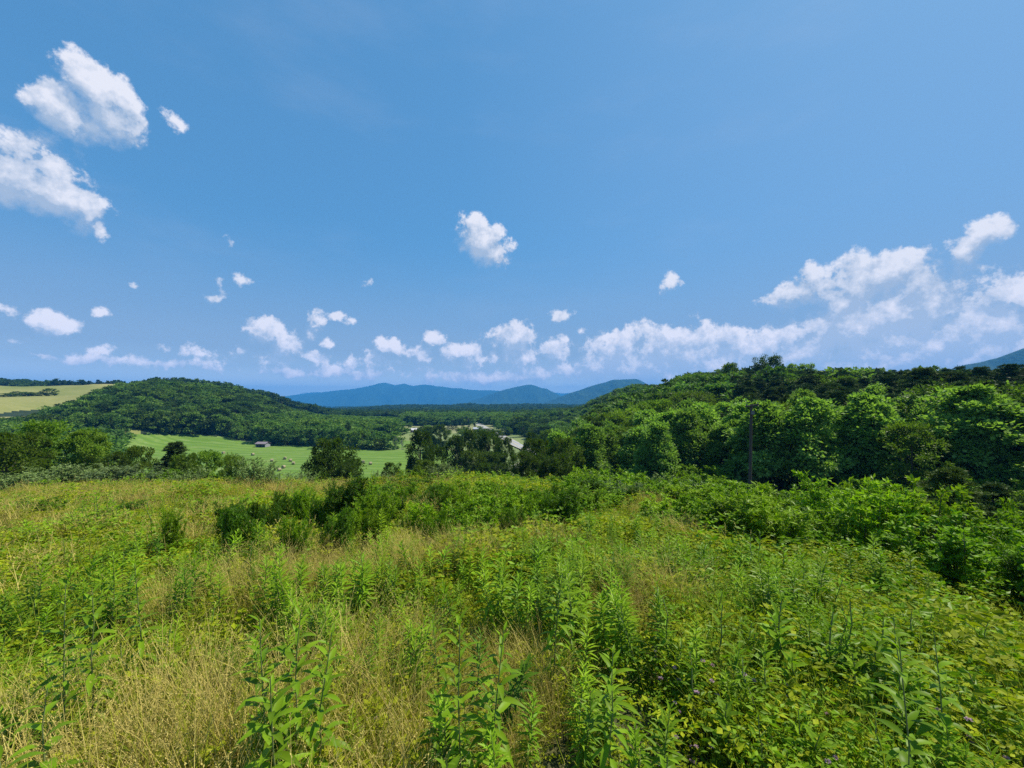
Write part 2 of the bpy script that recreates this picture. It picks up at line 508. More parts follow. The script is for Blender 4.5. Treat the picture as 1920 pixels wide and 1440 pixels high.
M = {
    'oak': leaf_mat('oak_leaves', (0.060, 0.125, 0.012), (0.190, 0.320, 0.030), (0.230, 0.310, 0.030), 0.45, 0.42, 0.4, vary=(0.95, 0.42)),
    'hill_oak': leaf_mat('hill_tree_leaves', (0.032, 0.078, 0.018), (0.110, 0.205, 0.038), (0.180, 0.260, 0.040), 0.5, 0.36, 0.3, vary=(1.15, 0.40)),
    'poplar': leaf_mat('poplar_leaves', (0.075, 0.155, 0.018), (0.300, 0.450, 0.110), (0.260, 0.400, 0.060), 0.5, 0.44, 0.5),
    'pine': leaf_mat('pine_needles', (0.022, 0.046, 0.012), (0.062, 0.112, 0.024), (0.110, 0.150, 0.024), 0.55, 0.12, 0.3),
    'cedar': leaf_mat('cedar_sprays', (0.015, 0.045, 0.018), (0.042, 0.093, 0.030), (0.045, 0.090, 0.022), 0.6, 0.1, 0.3),
    'olive': leaf_mat('silvery_leaves', (0.095, 0.165, 0.045), (0.260, 0.350, 0.140), (0.250, 0.320, 0.080), 0.5, 0.2, 0.35),
    'bush': leaf_mat('bush_leaves', (0.075, 0.165, 0.006), (0.220, 0.370, 0.018), (0.240, 0.360, 0.018), 0.42, 0.36, 0.4),
    'lush': leaf_mat('fresh_leaves', (0.110, 0.220, 0.008), (0.290, 0.460, 0.020), (0.340, 0.440, 0.025), 0.42, 0.38, 0.4),
    'weed': leaf_mat('weed_leaves', (0.070, 0.160, 0.005), (0.215, 0.385, 0.014), (0.290, 0.390, 0.018), 0.42, 0.36, 0.45),
    'vetch': leaf_mat('vetch_leaflets', (0.130, 0.185, 0.006), (0.370, 0.430, 0.016), (0.420, 0.420, 0.022), 0.5, 0.38, 0.3),
    'darkweed': leaf_mat('dark_leaves', (0.042, 0.110, 0.006), (0.120, 0.240, 0.014), (0.120, 0.200, 0.014), 0.42, 0.3, 0.4),
    'grass': leaf_mat('green_grass_blades', (0.150, 0.215, 0.014), (0.340, 0.380, 0.030), (0.460, 0.400, 0.050), 0.5, 0.35, 0.3),
    'straw': leaf_mat('dry_grass_blades', (0.300, 0.245, 0.060), (0.660, 0.560, 0.180), (0.600, 0.460, 0.120), 0.55, 0.3, 0.25, (1.0, 0.95, 0.7)),
    'rust': leaf_mat('rusty_leaves', (0.10, 0.045, 0.018), (0.22, 0.10, 0.03), (0.16, 0.12, 0.03), 0.6, 0.3, 0.2, (1.1, 0.8, 0.5)),
    'petal': leaf_mat('pink_petals', (0.50, 0.26, 0.38), (0.75, 0.52, 0.62), (0.7, 0.6, 0.65), 0.6, 0.3, 0.2, (1, 1, 1)),
    'bark': plain_mat('bark', (0.055, 0.042, 0.032), (0.14, 0.115, 0.09), 3.0, 0.9, stretch=(3, 3, .6)),
    'stem': plain_mat('green_stems', (0.12, 0.19, 0.05), (0.20, 0.20, 0.08), 8.0, 0.7),
    'deadwood': plain_mat('dead_wood', (0.20, 0.18, 0.16), (0.36, 0.33, 0.30), 3.0, 0.9),
}


# ------------------------------------------------------------------ mesh building
class Acc:
    def __init__(self):
        self.V = []; self.Q = []; self.v = []; self.m = []; self.n = 0

    def add(self, V, Q, v, mat=0):
        V = np.asarray(V, float).reshape(-1, 3); Q = np.asarray(Q, int).reshape(-1, 4)
        self.V.append(V); self.Q.append(Q + self.n)
        self.v.append(np.broadcast_to(np.asarray(v, float), (len(Q),)).copy())
        self.m.append(np.full(len(Q), mat, int))
        self.n += len(V)

    def mesh(self, name, mats, smooth=False):
        V = np.concatenate(self.V); Q = np.concatenate(self.Q); v = np.concatenate(self.v); mi = np.concatenate(self.m)
        me = bpy.data.meshes.new(name)
        me.vertices.add(len(V)); me.vertices.foreach_set('co', V.astype(np.float32).ravel())
        me.loops.add(len(Q) * 4); me.loops.foreach_set('vertex_index', Q.astype(np.int32).ravel())
        me.polygons.add(len(Q))
        me.polygons.foreach_set('loop_start', np.arange(0, len(Q) * 4, 4, dtype=np.int32))
        me.polygons.foreach_set('material_index', mi.astype(np.int32))
        me.polygons.foreach_set('use_smooth', np.full(len(Q), smooth))
        at = me.attributes.new('v', 'FLOAT', 'FACE')
        at.data.foreach_set('value', v.astype(np.float32))
        for m in mats: me.materials.append(m)
        me.update()
        return me


def unit(a):
    return a / np.maximum(np.linalg.norm(a, axis=-1, keepdims=True), 1e-9)


def leaves(A, P, D, N, L, W, v, mat=0, fold=0.15):
    """diamond leaves: base P, direction D, face normal N"""
    n = len(P)
    D = unit(D); S = unit(np.cross(D, N)); N = np.cross(S, D)
    L = np.broadcast_to(L, (n,))[:, None]; W = np.broadcast_to(W, (n,))[:, None]
    mid = P + D * L * 0.45 + N * W * fold
    V = np.stack([P, mid + S * W / 2, P + D * L, mid - S * W / 2], 1).reshape(-1, 3)
    Q = np.arange(n * 4).reshape(-1, 4)
    A.add(V, Q, v, mat)


def tube(A, pts, rad, sides=5, mat=0, v=0.5):
    pts = np.asarray(pts, float); k = len(pts)
    d = np.gradient(pts, axis=0); d = unit(d)
    ref = np.array([1.0, 0.2, 0.1]) if abs(d[0][2]) > 0.8 else np.array([0.0, 0.0, 1.0])
    s = unit(np.cross(d, ref)); t = np.cross(d, s)
    a = np.arange(sides) / sides * 2 * math.pi
    r = np.asarray(rad, float)[:, None, None]
    V = pts[:, None, :] + r * (s[:, None, :] * np.cos(a)[None, :, None] + t[:, None, :] * np.sin(a)[None, :, None])
    Q = []
    for i in range(k - 1):
        for j in range(sides):
            j2 = (j + 1) % sides
            Q.append((i * sides + j, i * sides + j2, (i + 1) * sides + j2, (i + 1) * sides + j))
    A.add(V.reshape(-1, 3), Q, v, mat)


def blades(A, P, az, L, W, lean, bend, v, mat=0, segs=4):
    """curved grass blades"""
    n = len(P)
    t = np.linspace(0, 1, segs + 1)
    dirx = np.stack([np.cos(az), np.sin(az), 0 * az], 1)
    side = np.stack([-np.sin(az), np.cos(az), 0 * az], 1)
    ang = lean[:, None] + bend[:, None] * t[None, :] ** 1.5
    dz = np.cos(ang); dh = np.sin(ang)
    st = (L / segs)[:, None]
    z = np.concatenate([np.zeros((n, 1)), np.cumsum(dz[:, 1:] * st, 1)], 1)
    h = np.concatenate([np.zeros((n, 1)), np.cumsum(dh[:, 1:] * st, 1)], 1)
    C = P[:, None, :] + dirx[:, None, :] * h[..., None] + np.array([0, 0, 1.0]) * z[..., None]
    w = (W[:, None] * (1 - 0.85 * t ** 1.5)[None, :])[..., None] * side[:, None, :] * 0.5
    V = np.stack([C - w, C + w], 2).reshape(-1, 3)      # n, segs+1, 2
    base = (np.arange(n) * (segs + 1) * 2)[:, None]
    i = np.arange(segs)[None, :] * 2
    Q = np.stack([base + i, base + i + 1, base + i + 3, base + i + 2], -1).reshape(-1, 4)
    A.add(V, Q, np.repeat(v, segs), mat)
    return C[:, -1], C[:, -2]


def long_leaf(A, base, d, L, W, droop, v, mat=0, segs=4):
    """one lance-shaped leaf with a folded midrib"""
    d = np.asarray(d, float); d = d / np.linalg.norm(d)
    up = np.array([0, 0, 1.0])
    side = np.cross(d, up); side /= max(np.linalg.norm(side), 1e-6)
    pts = []; p = np.asarray(base, float).copy(); a = math.asin(max(-1, min(1, d[2])))
    hd = np.array([d[0], d[1], 0]); hd /= max(np.linalg.norm(hd), 1e-6)
    prof = {4: [0.12, 0.75, 1.0, 0.7, 0.04], 7: [0.08, 0.5, 0.86, 1.0, 0.93, 0.7, 0.36, 0.03]}.get(segs, [0.15, 1.0, 0.7, 0.04])
    for k in range(segs + 1):
        w = W * prof[k] * 0.5
        nrm = np.cross(side, hd * math.cos(a) + up * math.sin(a)); nrm = nrm if nrm[2] > 0 else -nrm
        pts += [p - side * w + nrm * w * 0.35, p, p + side * w + nrm * w * 0.35]
        a -= droop / segs
        p = p + (hd * math.cos(a) + up * math.sin(a)) * L / segs
    Q = []
    for k in range(segs):
        b = k * 3
        Q += [(b, b + 1, b + 4, b + 3), (b + 1, b + 2, b + 5, b + 4)]
    A.add(pts, Q, v, mat)


def rnd_unit(rs, n):
    a = rs.normal(size=(n, 3))
    return unit(a)


# ------------------------------------------------------------------ trees (unit: metres, made about 10 m tall)
def env(kind, t):
    """crown radius (share of the crown height) at share t of the crown height"""
    t = np.asarray(t, float)
    if kind == 'round': return 0.50 * np.sqrt(np.clip(1 - (2 * t - 0.9) ** 2 / 1.25, 0, 1))
    if kind == 'tall': return 0.36 * np.clip(np.sin(np.pi * np.clip(t * 0.86 + 0.12, 0, 1)), 0, 1) ** 0.55
    if kind == 'cone': return 0.42 * np.clip(1 - t, 0, 1) ** 0.62 * np.clip(t * 7 + 0.5, 0, 1)
    return 0.30 * np.clip(1 - t, 0, 1) ** 0.5 * np.clip(t * 6 + .6, 0, 1)       # column


def make_broadleaf(seed, kind, H=10.0, base=0.12, nclump=90, per=110, leafL=0.32, leafW=0.2, clr=0.95, hang=0.25):
    rs = np.random.RandomState(seed)
    CH = H * (1 - base)
    lob = rs.rand(5) * 6.28
    cl = []
    for k in range(nclump):
        t = rs.rand() ** 0.85
        t = 0.02 + 0.96 * t
        a = rs.rand() * 6.283
        wob = 1 + 0.16 * math.sin(2 * a + lob[0]) + 0.13 * math.sin(3 * a + lob[1] + 4 * t) + 0.12 * math.sin(5 * a + lob[2] - 6 * t) + 0.10 * math.sin(11 * t + lob[3])
        r = float(env(kind, t)) * CH * wob * (0.35 + 0.78 * rs.rand() ** 0.55)
        cl.append((r * math.cos(a), r * math.sin(a), H * base + t * CH * (0.95 + .05 * wob)))
    cl = np.array(cl)
    A = Acc()
    cr = clr * (0.45 + 1.0 * rs.rand(nclump) ** 1.3)
    n = nclump * per
    ci = np.repeat(np.arange(nclump), per)
    u = rnd_unit(rs, n)
    rad = rs.rand(n) ** 0.45
    off = u * rad[:, None] * cr[ci][:, None] * np.array([1, 1, 0.72])
    P = cl[ci] + off
    axis = np.array([0, 0, H * 0.4])
    outw = unit(P - axis)
    D = unit(u * 0.8 + outw * 0.5 + rs.normal(size=(n, 3)) * 0.45 + np.array([0, 0, -hang]))
    N = unit(outw * 0.5 + np.array([0, 0, 0.8]) + rs.normal(size=(n, 3)) * 0.55)
    clv = rs.rand(nclump) * 0.5
    v = np.clip(clv[ci] + rs.rand(n) ** 1.5 * 0.6, 0, 1)
    L = leafL * (0.7 + 0.6 * rs.rand(n))
    leaves(A, P, D, N, L, L * leafW / leafL, v, 0)
    B = Acc()
    lean = rs.normal(size=2) * 0.25
    zt = np.linspace(0, H * 0.82, 7)
    tr = np.stack([lean[0] * (zt / H) ** 2 * 2, lean[1] * (zt / H) ** 2 * 2, zt], 1)
    tr[1:, :2] += rs.normal(size=(6, 2)) * 0.06
    tube(B, tr, np.interp(zt, [0, 0.4, H], [0.26, 0.19, 0.03]) * H / 10, 7)
    for k in rs.choice(nclump, min(22, nclump), replace=False):
        c = cl[k]
        z0 = max(H * base * 0.8, c[2] * 0.55 * (0.7 + .3 * rs.rand()))
        p0 = np.array([np.interp(z0, tr[:, 2], tr[:, 0]), np.interp(z0, tr[:, 2], tr[:, 1]), z0])
        mid = p0 * 0.5 + c * 0.5 + np.array([0, 0, -0.25])
        tube(B, [p0, mid, c], [0.07 * H / 10, 0.045 * H / 10, 0.015 * H / 10], 4)
    return A, B


def make_pine(seed, H=10.0, per=26, needle=0.34, width=0.30, levels=17):
    """Virginia-pine like: flat ragged layers of needle tufts"""
    rs = np.random.RandomState(seed)
    A, B = Acc(), Acc()
    zt = np.linspace(0, H * 0.97, 7)
    tube(B, np.stack([0.1 * np.sin(zt), 0.08 * np.cos(zt * .8), zt], 1), np.interp(zt, [0, H], [0.17, 0.02]), 6)
    for l in range(levels):
        t = (l + 0.3 * rs.rand()) / levels
        z = H * (0.10 + 0.87 * t)
        br = H * width * (1 - t) ** 0.62 * (0.75 + 0.45 * rs.rand()) + 0.2
        nb = 5 + rs.randint(3)
        a0 = rs.rand() * 6.28
        for b in range(nb):
            a = a0 + b * 6.283 / nb + rs.normal() * 0.25
            ln = br * (0.65 + 0.5 * rs.rand())
            d = np.array([math.cos(a), math.sin(a), 0.0])
            tipz = z + ln * (0.18 - 0.12 * (1 - t)) + rs.normal() * 0.1
            p0 = np.array([0, 0, z]); p1 = d * ln * 0.6 + np.array([0, 0, z + (tipz - z) * .3]); p2 = d * ln + np.array([0, 0, tipz])
            tube(B, [p0, p1, p2], [0.045, 0.03, 0.012], 3)
            nt = int(5 + ln * 4.0)
            f = 0.25 + 0.75 * rs.rand(nt) ** 0.7
            base = p0 + (p2 - p0) * f[:, None] + np.stack([rs.normal(size=nt) * 0.33 * ln * .55, rs.normal(size=nt) * 0.33 * ln * .55, rs.normal(size=nt) * 0.09 + 0.05], 1)
            ci = np.repeat(np.arange(nt), per)
            n = nt * per
            u = rnd_unit(rs, n); u[:, 2] = np.abs(u[:, 2]) * 0.8 - 0.12
            P = base[ci] + u * 0.05
            D = unit(u + d * 0.35)
            v = np.clip(np.repeat(rs.rand(nt) * .4, per) + rs.rand(n) * .6, 0, 1)
            Ln = needle * (0.7 + .6 * rs.rand(n))
            leaves(A, P, D, rnd_unit(rs, n), Ln, Ln * 0.2, v, 0, 0.05)
    return A, B


def make_shrub(seed, H=2.0, spread=0.9, nstem=9, ntwig=7, nleaf=22, L=0.09, W=0.035, up=0.35, droop=0.3):
    """many-stemmed bush: stems, twigs and leaves along the twigs"""
    rs = np.random.RandomState(seed)
    A, B = Acc(), Acc()
    for s in range(nstem):
        a = rs.rand() * 6.283; hh = H * (0.62 + 0.38 * rs.rand()); sp = spread * rs.rand() ** 0.6
        top = np.array([math.cos(a) * sp, math.sin(a) * sp, hh])
        p0 = np.array([math.cos(a) * sp * .15, math.sin(a) * sp * .15, 0])
        tt = np.linspace(0, 1, 6)[:, None]
        path = p0 + (top - p0) * tt + np.array([math.cos(a), math.sin(a), 0]) * (np.sin(tt * 3.14) * sp * 0.18)
        tube(B, path, np.linspace(0.020, 0.005, 6) * H / 2, 4)
        tw = []
        for k in range(ntwig):
            f = 0.18 + 0.82 * (k + rs.rand()) / ntwig
            q = np.array([np.interp(f, tt[:, 0], path[:, i]) for i in range(3)])
            b = rs.rand() * 6.283
            ln = H * 0.24 * (1.25 - f * .7) * (0.6 + .8 * rs.rand())
            dd = np.array([math.cos(b), math.sin(b), up + 0.4 * rs.rand()])
            e = q + dd / np.linalg.norm(dd) * ln
            tube(B, [q, (q + e) / 2 + [0, 0, ln * .05], e], [0.006 * H / 2, 0.004 * H / 2, 0.002 * H / 2], 3)
            tw.append((q, e))
        tw.append((path[3], path[5] + [0, 0, 0.05 * H]))
        for q, e in tw:
            f = rs.rand(nleaf)
            P = q + (e - q) * f[:, None]
            ax = unit((e - q)[None, :])[0]
            u = rnd_unit(rs, nleaf)
            D = unit(u + ax * 0.6 + np.array([0, 0, 0.1 - droop * rs.rand()]))
            N = unit(np.array([0, 0, 1.0]) + rs.normal(size=(nleaf, 3)) * 0.5)
            lv = L * (0.6 + 0.7 * rs.rand(nleaf))
            leaves(A, P, D, N, lv, lv * W / L, np.clip(rs.rand(nleaf) * .7 + rs.rand() * .3, 0, 1), 0)
    return A, B


# ------------------------------------------------------------------ scene objects
def tagged(o, label=None, cat=None, group=None, kind=None):
    if label: o['label'] = label
    if cat: o['category'] = cat
    if group: o['group'] = group
    if kind: o['kind'] = kind
    return o


def link(name, me, parent=None, loc=None, rot=None, scale=None):
    o = bpy.data.objects.new(name, me)
    COL.objects.link(o)
    if parent is not None: o.parent = parent
    if loc is not None: o.location = loc
    if rot is not None: o.rotation_euler = rot
    if scale is not None: o.scale = scale
    return o


def scatter(name, label, protos, P, rotz, scl, idx, tint, tilt=None):
    """one uncountable mass: instances of small plants or trees on given points"""
    P = np.asarray(P, float); n = len(P)
    me = bpy.data.meshes.new(name)
    me.vertices.add(n); me.vertices.foreach_set('co', P.astype(np.float32).ravel())
    rot = np.zeros((n, 3)); rot[:, 2] = rotz
    if tilt is not None: rot[:, 0] = tilt[:, 0]; rot[:, 1] = tilt[:, 1]
    for nm, ty, key, val in (('rot', 'FLOAT_VECTOR', 'vector', rot), ('scl', 'FLOAT_VECTOR', 'vector', scl), ('idx', 'INT', 'value', idx), ('tint', 'FLOAT', 'value', tint)):
        at = me.attributes.new(nm, ty, 'POINT')
        at.data.foreach_set(key, np.ascontiguousarray(val, dtype=np.int32 if ty == 'INT' else np.float32).ravel())
    src = bpy.data.collections.new(name + '_plants')
    for k, m in enumerate(protos):
        po = bpy.data.objects.new('%s_plant_%02d' % (name, k), m)
        src.objects.link(po)
    o = link(name, me)
    g = bpy.data.node_groups.new(name + '_spread', 'GeometryNodeTree')
    g.interface.new_socket('Geometry', in_out='INPUT', socket_type='NodeSocketGeometry')
    g.interface.new_socket('Geometry', in_out='OUTPUT', socket_type='NodeSocketGeometry')
    N_ = g.nodes; Lk = g.links
    gi = N_.new('NodeGroupInput'); go = N_.new('NodeGroupOutput')
    ci = N_.new('GeometryNodeCollectionInfo')
    ci.inputs['Collection'].default_value = src
    ci.inputs['Separate Children'].default_value = True
    ci.inputs['Reset Children'].default_value = True
    iop = N_.new('GeometryNodeInstanceOnPoints')
    iop.inputs['Pick Instance'].default_value = True
    Lk.new(gi.outputs[0], iop.inputs['Points'])
    Lk.new(ci.outputs[0], iop.inputs['Instance'])
    for nm, ty, so in (('rot', 'FLOAT_VECTOR', 'Rotation'), ('scl', 'FLOAT_VECTOR', 'Scale'), ('idx', 'INT', 'Instance Index')):
        na = N_.new('GeometryNodeInputNamedAttribute'); na.data_type = ty
        na.inputs['Name'].default_value = nm
        Lk.new(na.outputs['Attribute'], iop.inputs[so])
    Lk.new(iop.outputs[0], go.inputs[0])
    md = o.modifiers.new('spread', 'NODES'); md.node_group = g
    tagged(o, label, None, None, 'stuff')
    return o


# ------------------------------------------------------------------ the ground, in pieces by what covers it
def ground():
    az = np.concatenate([np.arange(-180, -66, 3.0), np.arange(-66, 66, 0.22), np.arange(66, 180.1, 3.0)])
    az[0] = -180; az[-1] = 180
    r = np.concatenate([[0.0], np.geomspace(0.8, 60, 70), np.geomspace(60, 600, 300)[1:], np.geomspace(600, 12000, 60)[1:]])
    Rg, Ag = np.meshgrid(r, np.radians(az), indexing='ij')
    X = Rg * np.sin(Ag); Y = Rg * np.cos(Ag); Z = height(X, Y)
    near_hole = 0
    nr, na = X.shape
    V = np.stack([X, Y, Z], -1).reshape(-1, 3)
    i, j = np.meshgrid(np.arange(nr - 1), np.arange(na - 1), indexing='ij')
    a = (i * na + j); Q = np.stack([a, a + na, a + na + 1, a + 1], -1).reshape(-1, 4)
    cx = V[Q].mean(1); x, y = cx[:, 0], cx[:, 1]; rr = np.hypot(x, y)
    cover = np.full(len(Q), 1)                     # 1 woodland floor
    cover[rr < 62] = 0                             # 0 meadow
    cover[inpoly(x, y, P_FIELD) | inpoly(x, y, P_STRIP)] = 2
    cover[(inpoly(x, y, P_OPEN)) & (cover == 1)] = 4
    cover[inpoly(x, y, P_VERGE) | ((road_dist(x, y) < 14) & (cover == 1))] = 4
    cover[inpoly(x, y, P_FAR) & (y > 375)] = 5
    cover[inpoly(x, y, P_PAST) & (cover == 1)] = 3
    cover[(cover == 1) & (np.degrees(np.arctan2(x, y)) < -41) & (rr > 180) & (rr < 470)] = 3
    flat = (cover == 1) & (rr > 150) & (rr < 560) & (V[Q].mean(1)[:, 2] < -23.5) & (np.degrees(np.arctan2(x, y)) > -24) & (np.degrees(np.arctan2(x, y)) < 8) & (y < 380)
    cover[flat] = 4
    cover[rr > 900] = np.where(fbm(x[rr > 900] / 260, y[rr > 900] / 260, 3) > 0.42, 5, 1)
    mats = [
        plain_mat('meadow_soil', (0.030, 0.034, 0.012), (0.085, 0.085, 0.030), 3.0, 1.0, 6),
        plain_mat('woodland_floor', (0.010, 0.020, 0.008), (0.028, 0.048, 0.016), 0.12, 1.0, 6),
        None, None,
        plain_mat('valley_grass', (0.11, 0.16, 0.045), (0.19, 0.22, 0.075), 0.05, 1.0, 6),
        plain_mat('dry_field_grass', (0.15, 0.17, 0.06), (0.25, 0.24, 0.10), 0.03, 1.0, 6),
    ]
    # hay field: mown stripes, tracks, paler patches
    m, T = new_mat('mown_hay_grass')
    out = T.new('ShaderNodeOutputMaterial'); tc = T.new('ShaderNodeTexCoord')
    big = T.noise(tc.outputs['Object'], 0.02, 4, 0.6)
    st = T.noise(T.vmath('MULTIPLY', tc.outputs['Object'], (0.03, 0.45, 1)), 0.8, 3, 0.5)
    fi = T.noise(tc.outputs['Object'], 1.6, 5, 0.7)
    c = T.mix(T.rng(big, 0.3, 0.7), (0.100, 0.185, 0.022), (0.150, 0.235, 0.034))
    c = T.mix(T.rng(st, 0.48, 0.66, 0, 0.75), c, (0.20, 0.26, 0.085))
    swath = T.math('SINE', T.math('MULTIPLY', T.vmath('DOT_PRODUCT', T.vmath('ADD', tc.outputs['Object'], T.vmath('SCALE', T.noise(tc.outputs['Object'], 0.015, 2, 0.5, 'Color'), scale=26.0)), (0.12, 1.0, 0), out='Value'), 0.85))
    c = T.mix(T.rng(swath, 0.0, 0.8, 0, 0.6), c, (0.075, 0.150, 0.022))
    patch = T.noise(tc.outputs['Object'], 0.055, 5, 0.7)
    c = T.mix(T.rng(patch, 0.58, 0.72, 0, 0.6), c, (0.26, 0.29, 0.11))
    c = T.mix(T.rng(fi, 0.35, 0.75, 0.0, 0.5), c, (0.085, 0.155, 0.035))
    p = T.new('ShaderNodeBsdfPrincipled'); T.put(p.inputs['Base Color'], c); p.inputs['Roughness'].default_value = 1.0
    p.inputs['Specular IOR Level'].default_value = 0.1
    T.l.new(p.outputs[0], out.inputs[0]); mats[2] = m
    m, T = new_mat('pasture_grass')
    out = T.new('ShaderNodeOutputMaterial'); tc = T.new('ShaderNodeTexCoord')
    big = T.noise(tc.outputs['Object'], 0.012, 5, 0.6); fi = T.noise(tc.outputs['Object'], 0.35, 5, 0.7)
    c = T.mix(T.rng(big, 0.35, 0.65), (0.17, 0.19, 0.050), (0.30, 0.27, 0.105))
    c = T.mix(T.rng(fi, 0.4, 0.7, 0, 0.4), c, (0.12, 0.145, 0.045))
    p = T.new('ShaderNodeBsdfPrincipled'); T.put(p.inputs['Base Color'], c); p.inputs['Roughness'].default_value = 1.0
    p.inputs['Specular IOR Level'].default_value = 0.1
    T.l.new(p.outputs[0], out.inputs[0]); mats[3] = m
    names = ['meadow_ground', 'terrain', 'hay_field', 'pasture', 'valley_field', 'dry_field']
    for k in range(6):
        sel = Q[cover == k]
        if not len(sel): continue
        used, inv = np.unique(sel.ravel(), return_inverse=True)
        A = Acc(); A.add(V[used], inv.reshape(-1, 4), 0.5)
        o = link(names[k], A.mesh(names[k], [mats[k]], True))
        o['kind'] = 'structure'


ground()


def road():
    pts = np.array(ROAD, float)
    # resample with a smooth curve
    t = np.arange(len(pts)); tt = np.linspace(0, len(pts) - 1, 120)
    P = []
    for q in tt:
        k = int(min(q, len(pts) - 2)); u = q - k
        g = lambda i: pts[min(max(i, 0), len(pts) - 1)]
        P.append(_cat(g(k - 1), g(k), g(k + 1), g(k + 2), u))
    P = np.array(P); d = unit(np.gradient(P, axis=0)); nrm = np.stack([d[:, 1], -d[:, 0]], 1)

    def strip(a, b, dz, name, mat, keep=None):
        A = Acc(); V = []
        zc = height(P[:, 0], P[:, 1]); zc = np.convolve(np.pad(zc, 4, 'edge'), np.ones(9) / 9, 'valid') + 0.25
        for k in range(len(P)):
            for w in (a, b):
                V.append((P[k, 0] + nrm[k, 0] * w, P[k, 1] + nrm[k, 1] * w, zc[k] + dz))
        Q = [(2 * k, 2 * k + 1, 2 * k + 3, 2 * k + 2) for k in range(len(P) - 1) if keep is None or keep(k)]
        A.add(V, Q, 0.5)
        return A.mesh(name, [mat])
    asph = plain_mat('asphalt', (0.24, 0.24, 0.245), (0.33, 0.33, 0.33), 0.6, 0.9, 6)
    wt = plain_mat('road_paint', (0.6, 0.6, 0.58), (0.75, 0.74, 0.7), 2.0, 0.7)
    yl = plain_mat('yellow_road_paint', (0.6, 0.42, 0.06), (0.7, 0.5, 0.1), 2.0, 0.7)
    sh = plain_mat('gravel_shoulder', (0.30, 0.27, 0.20), (0.42, 0.38, 0.30), 3.0, 1.0)
    r = link('road', strip(-3.1, 3.1, 0.0, 'road', asph)); r['kind'] = 'structure'
    s = link('road_shoulder', strip(-4.0, 4.0, -0.02, 'road_shoulder', sh)); s['kind'] = 'structure'
    for nm, a, b, m in (('edge_line', -2.9, -2.78, wt), ('edge_line', 2.78, 2.9, wt), ('centre_line', -0.25, -0.1, yl), ('centre_line', 0.1, 0.25, yl)):
        link(nm, strip(a, b, 0.006, nm, m), r)


road()


# ------------------------------------------------------------------ mountains
def mountain(name, sil, dist, depth, seed, label_col=None):
    """a forested ridge: crest line from azimuths and heights, both flanks, spurs and gullies"""
    px = np.array([p[0] for p in sil], float); py = np.array([p[1] for p in sil], float)
    xs = (px - 960) / F * dist; zs = (HZ - py) / F * dist
    nx, ny = 420, 60
    X = np.linspace(xs[0], xs[-1], nx)
    Zc = np.interp(X, xs, zs)
    ker = np.hanning(9); ker /= ker.sum(); Zc = np.convolve(np.pad(Zc, 4, 'edge'), ker, 'valid')
    s = np.linspace(-1, 1, ny)
    XX, SS = np.meshgrid(X, s, indexing='ij')
    base = -115.0
    prof = np.clip(1 - np.abs(SS), 0, 1) ** 0.95
    hcr = (Zc - base)[:, None]
    sp = fbm(XX / (depth * .42) + seed * 3.1, SS * 1.4 + seed, 4, .55)
    edge = np.clip((1 - prof) * 4, 0, 1)
    ZZ = base + hcr * np.clip(prof + sp * 0.62 * (1 - prof) * prof * 4 * 0.6, 0, 1.02)
    ZZ += fbm(XX / 90 + seed, SS * depth / 90, 3) * 9 * (0.3 + 0.7 * edge) + fbm(XX / 330 + seed * 2.2, SS * .4, 3) * 0.06 * hcr
    ends = np.clip(np.minimum(XX - X[0], X[-1] - XX) / (0.08 * (X[-1] - X[0])), 0, 1)
    YY = dist + SS * depth
    A = Acc()
    V = np.stack([XX, YY, ZZ], -1).reshape(-1, 3)
    i, j = np.meshgrid(np.arange(nx - 1), np.arange(ny - 1), indexing='ij')
    a = i * ny + j
    A.add(V, np.stack([a, a + ny, a + ny + 1, a + 1], -1).reshape(-1, 4), 0.5)
    m = bpy.data.materials.get('far_forest')
    if m is None:
        m, T = new_mat('far_forest')
        out = T.new('ShaderNodeOutputMaterial'); tc = T.new('ShaderNodeTexCoord')
        n1 = T.noise(tc.outputs['Object'], 0.035, 6, 0.65); n2 = T.noise(tc.outputs['Object'], 0.0022, 4, 0.6)
        c = T.mix(T.rng(n1, 0.35, 0.65), (0.012, 0.028, 0.012), (0.045, 0.085, 0.028))
        c = T.mix(T.rng(n2, 0.4, 0.62, 0, 0.5), c, (0.02, 0.045, 0.018))
        p = T.new('ShaderNodeBsdfPrincipled'); T.put(p.inputs['Base Color'], c); p.inputs['Roughness'].default_value = 1.0
        p.inputs['Specular IOR Level'].default_value = 0.1
        b = T.new('ShaderNodeBump'); b.inputs['Strength'].default_value = 1.0; b.inputs['Distance'].default_value = 14.0
        T.l.new(n1, b.inputs['Height']); T.l.new(b.outputs[0], p.inputs['Normal'])
        T.l.new(p.outputs[0], out.inputs[0])
    o = link(name, A.mesh(name, [m], True))
    o['kind'] = 'structure'


mountain('mountain', [(380, 775), (470, 752), (520, 744), (560, 741), (590, 738), (605, 735), (625, 733), (645, 730), (670, 729), (690, 725), (703, 720), (721, 715.5), (740, 721), (757, 717.5), (776, 723), (797, 719.5), (815, 724), (840, 727), (862, 727), (880, 729.5), (905, 731), (940, 733), (985, 739), (1050, 750), (1120, 775)], 8600, 1300, 1)
mountain('mountain', [(480, 775), (540, 742), (570, 737), (600, 735.5), (625, 739), (660, 746), (720, 775)], 10800, 700, 2)
mountain('mountain', [(760, 790), (850, 762), (900, 746), (930, 735), (950, 729), (975, 723), (993, 720.5), (1006, 724), (1016, 728), (1024, 728.5), (1035, 733), (1050, 741), (1090, 752), (1150, 775)], 6200, 900, 3)
mountain('mountain', [(960, 775), (1010, 739), (1045, 736), (1080, 736.5), (1130, 745), (1200, 775)], 11500, 700, 4)
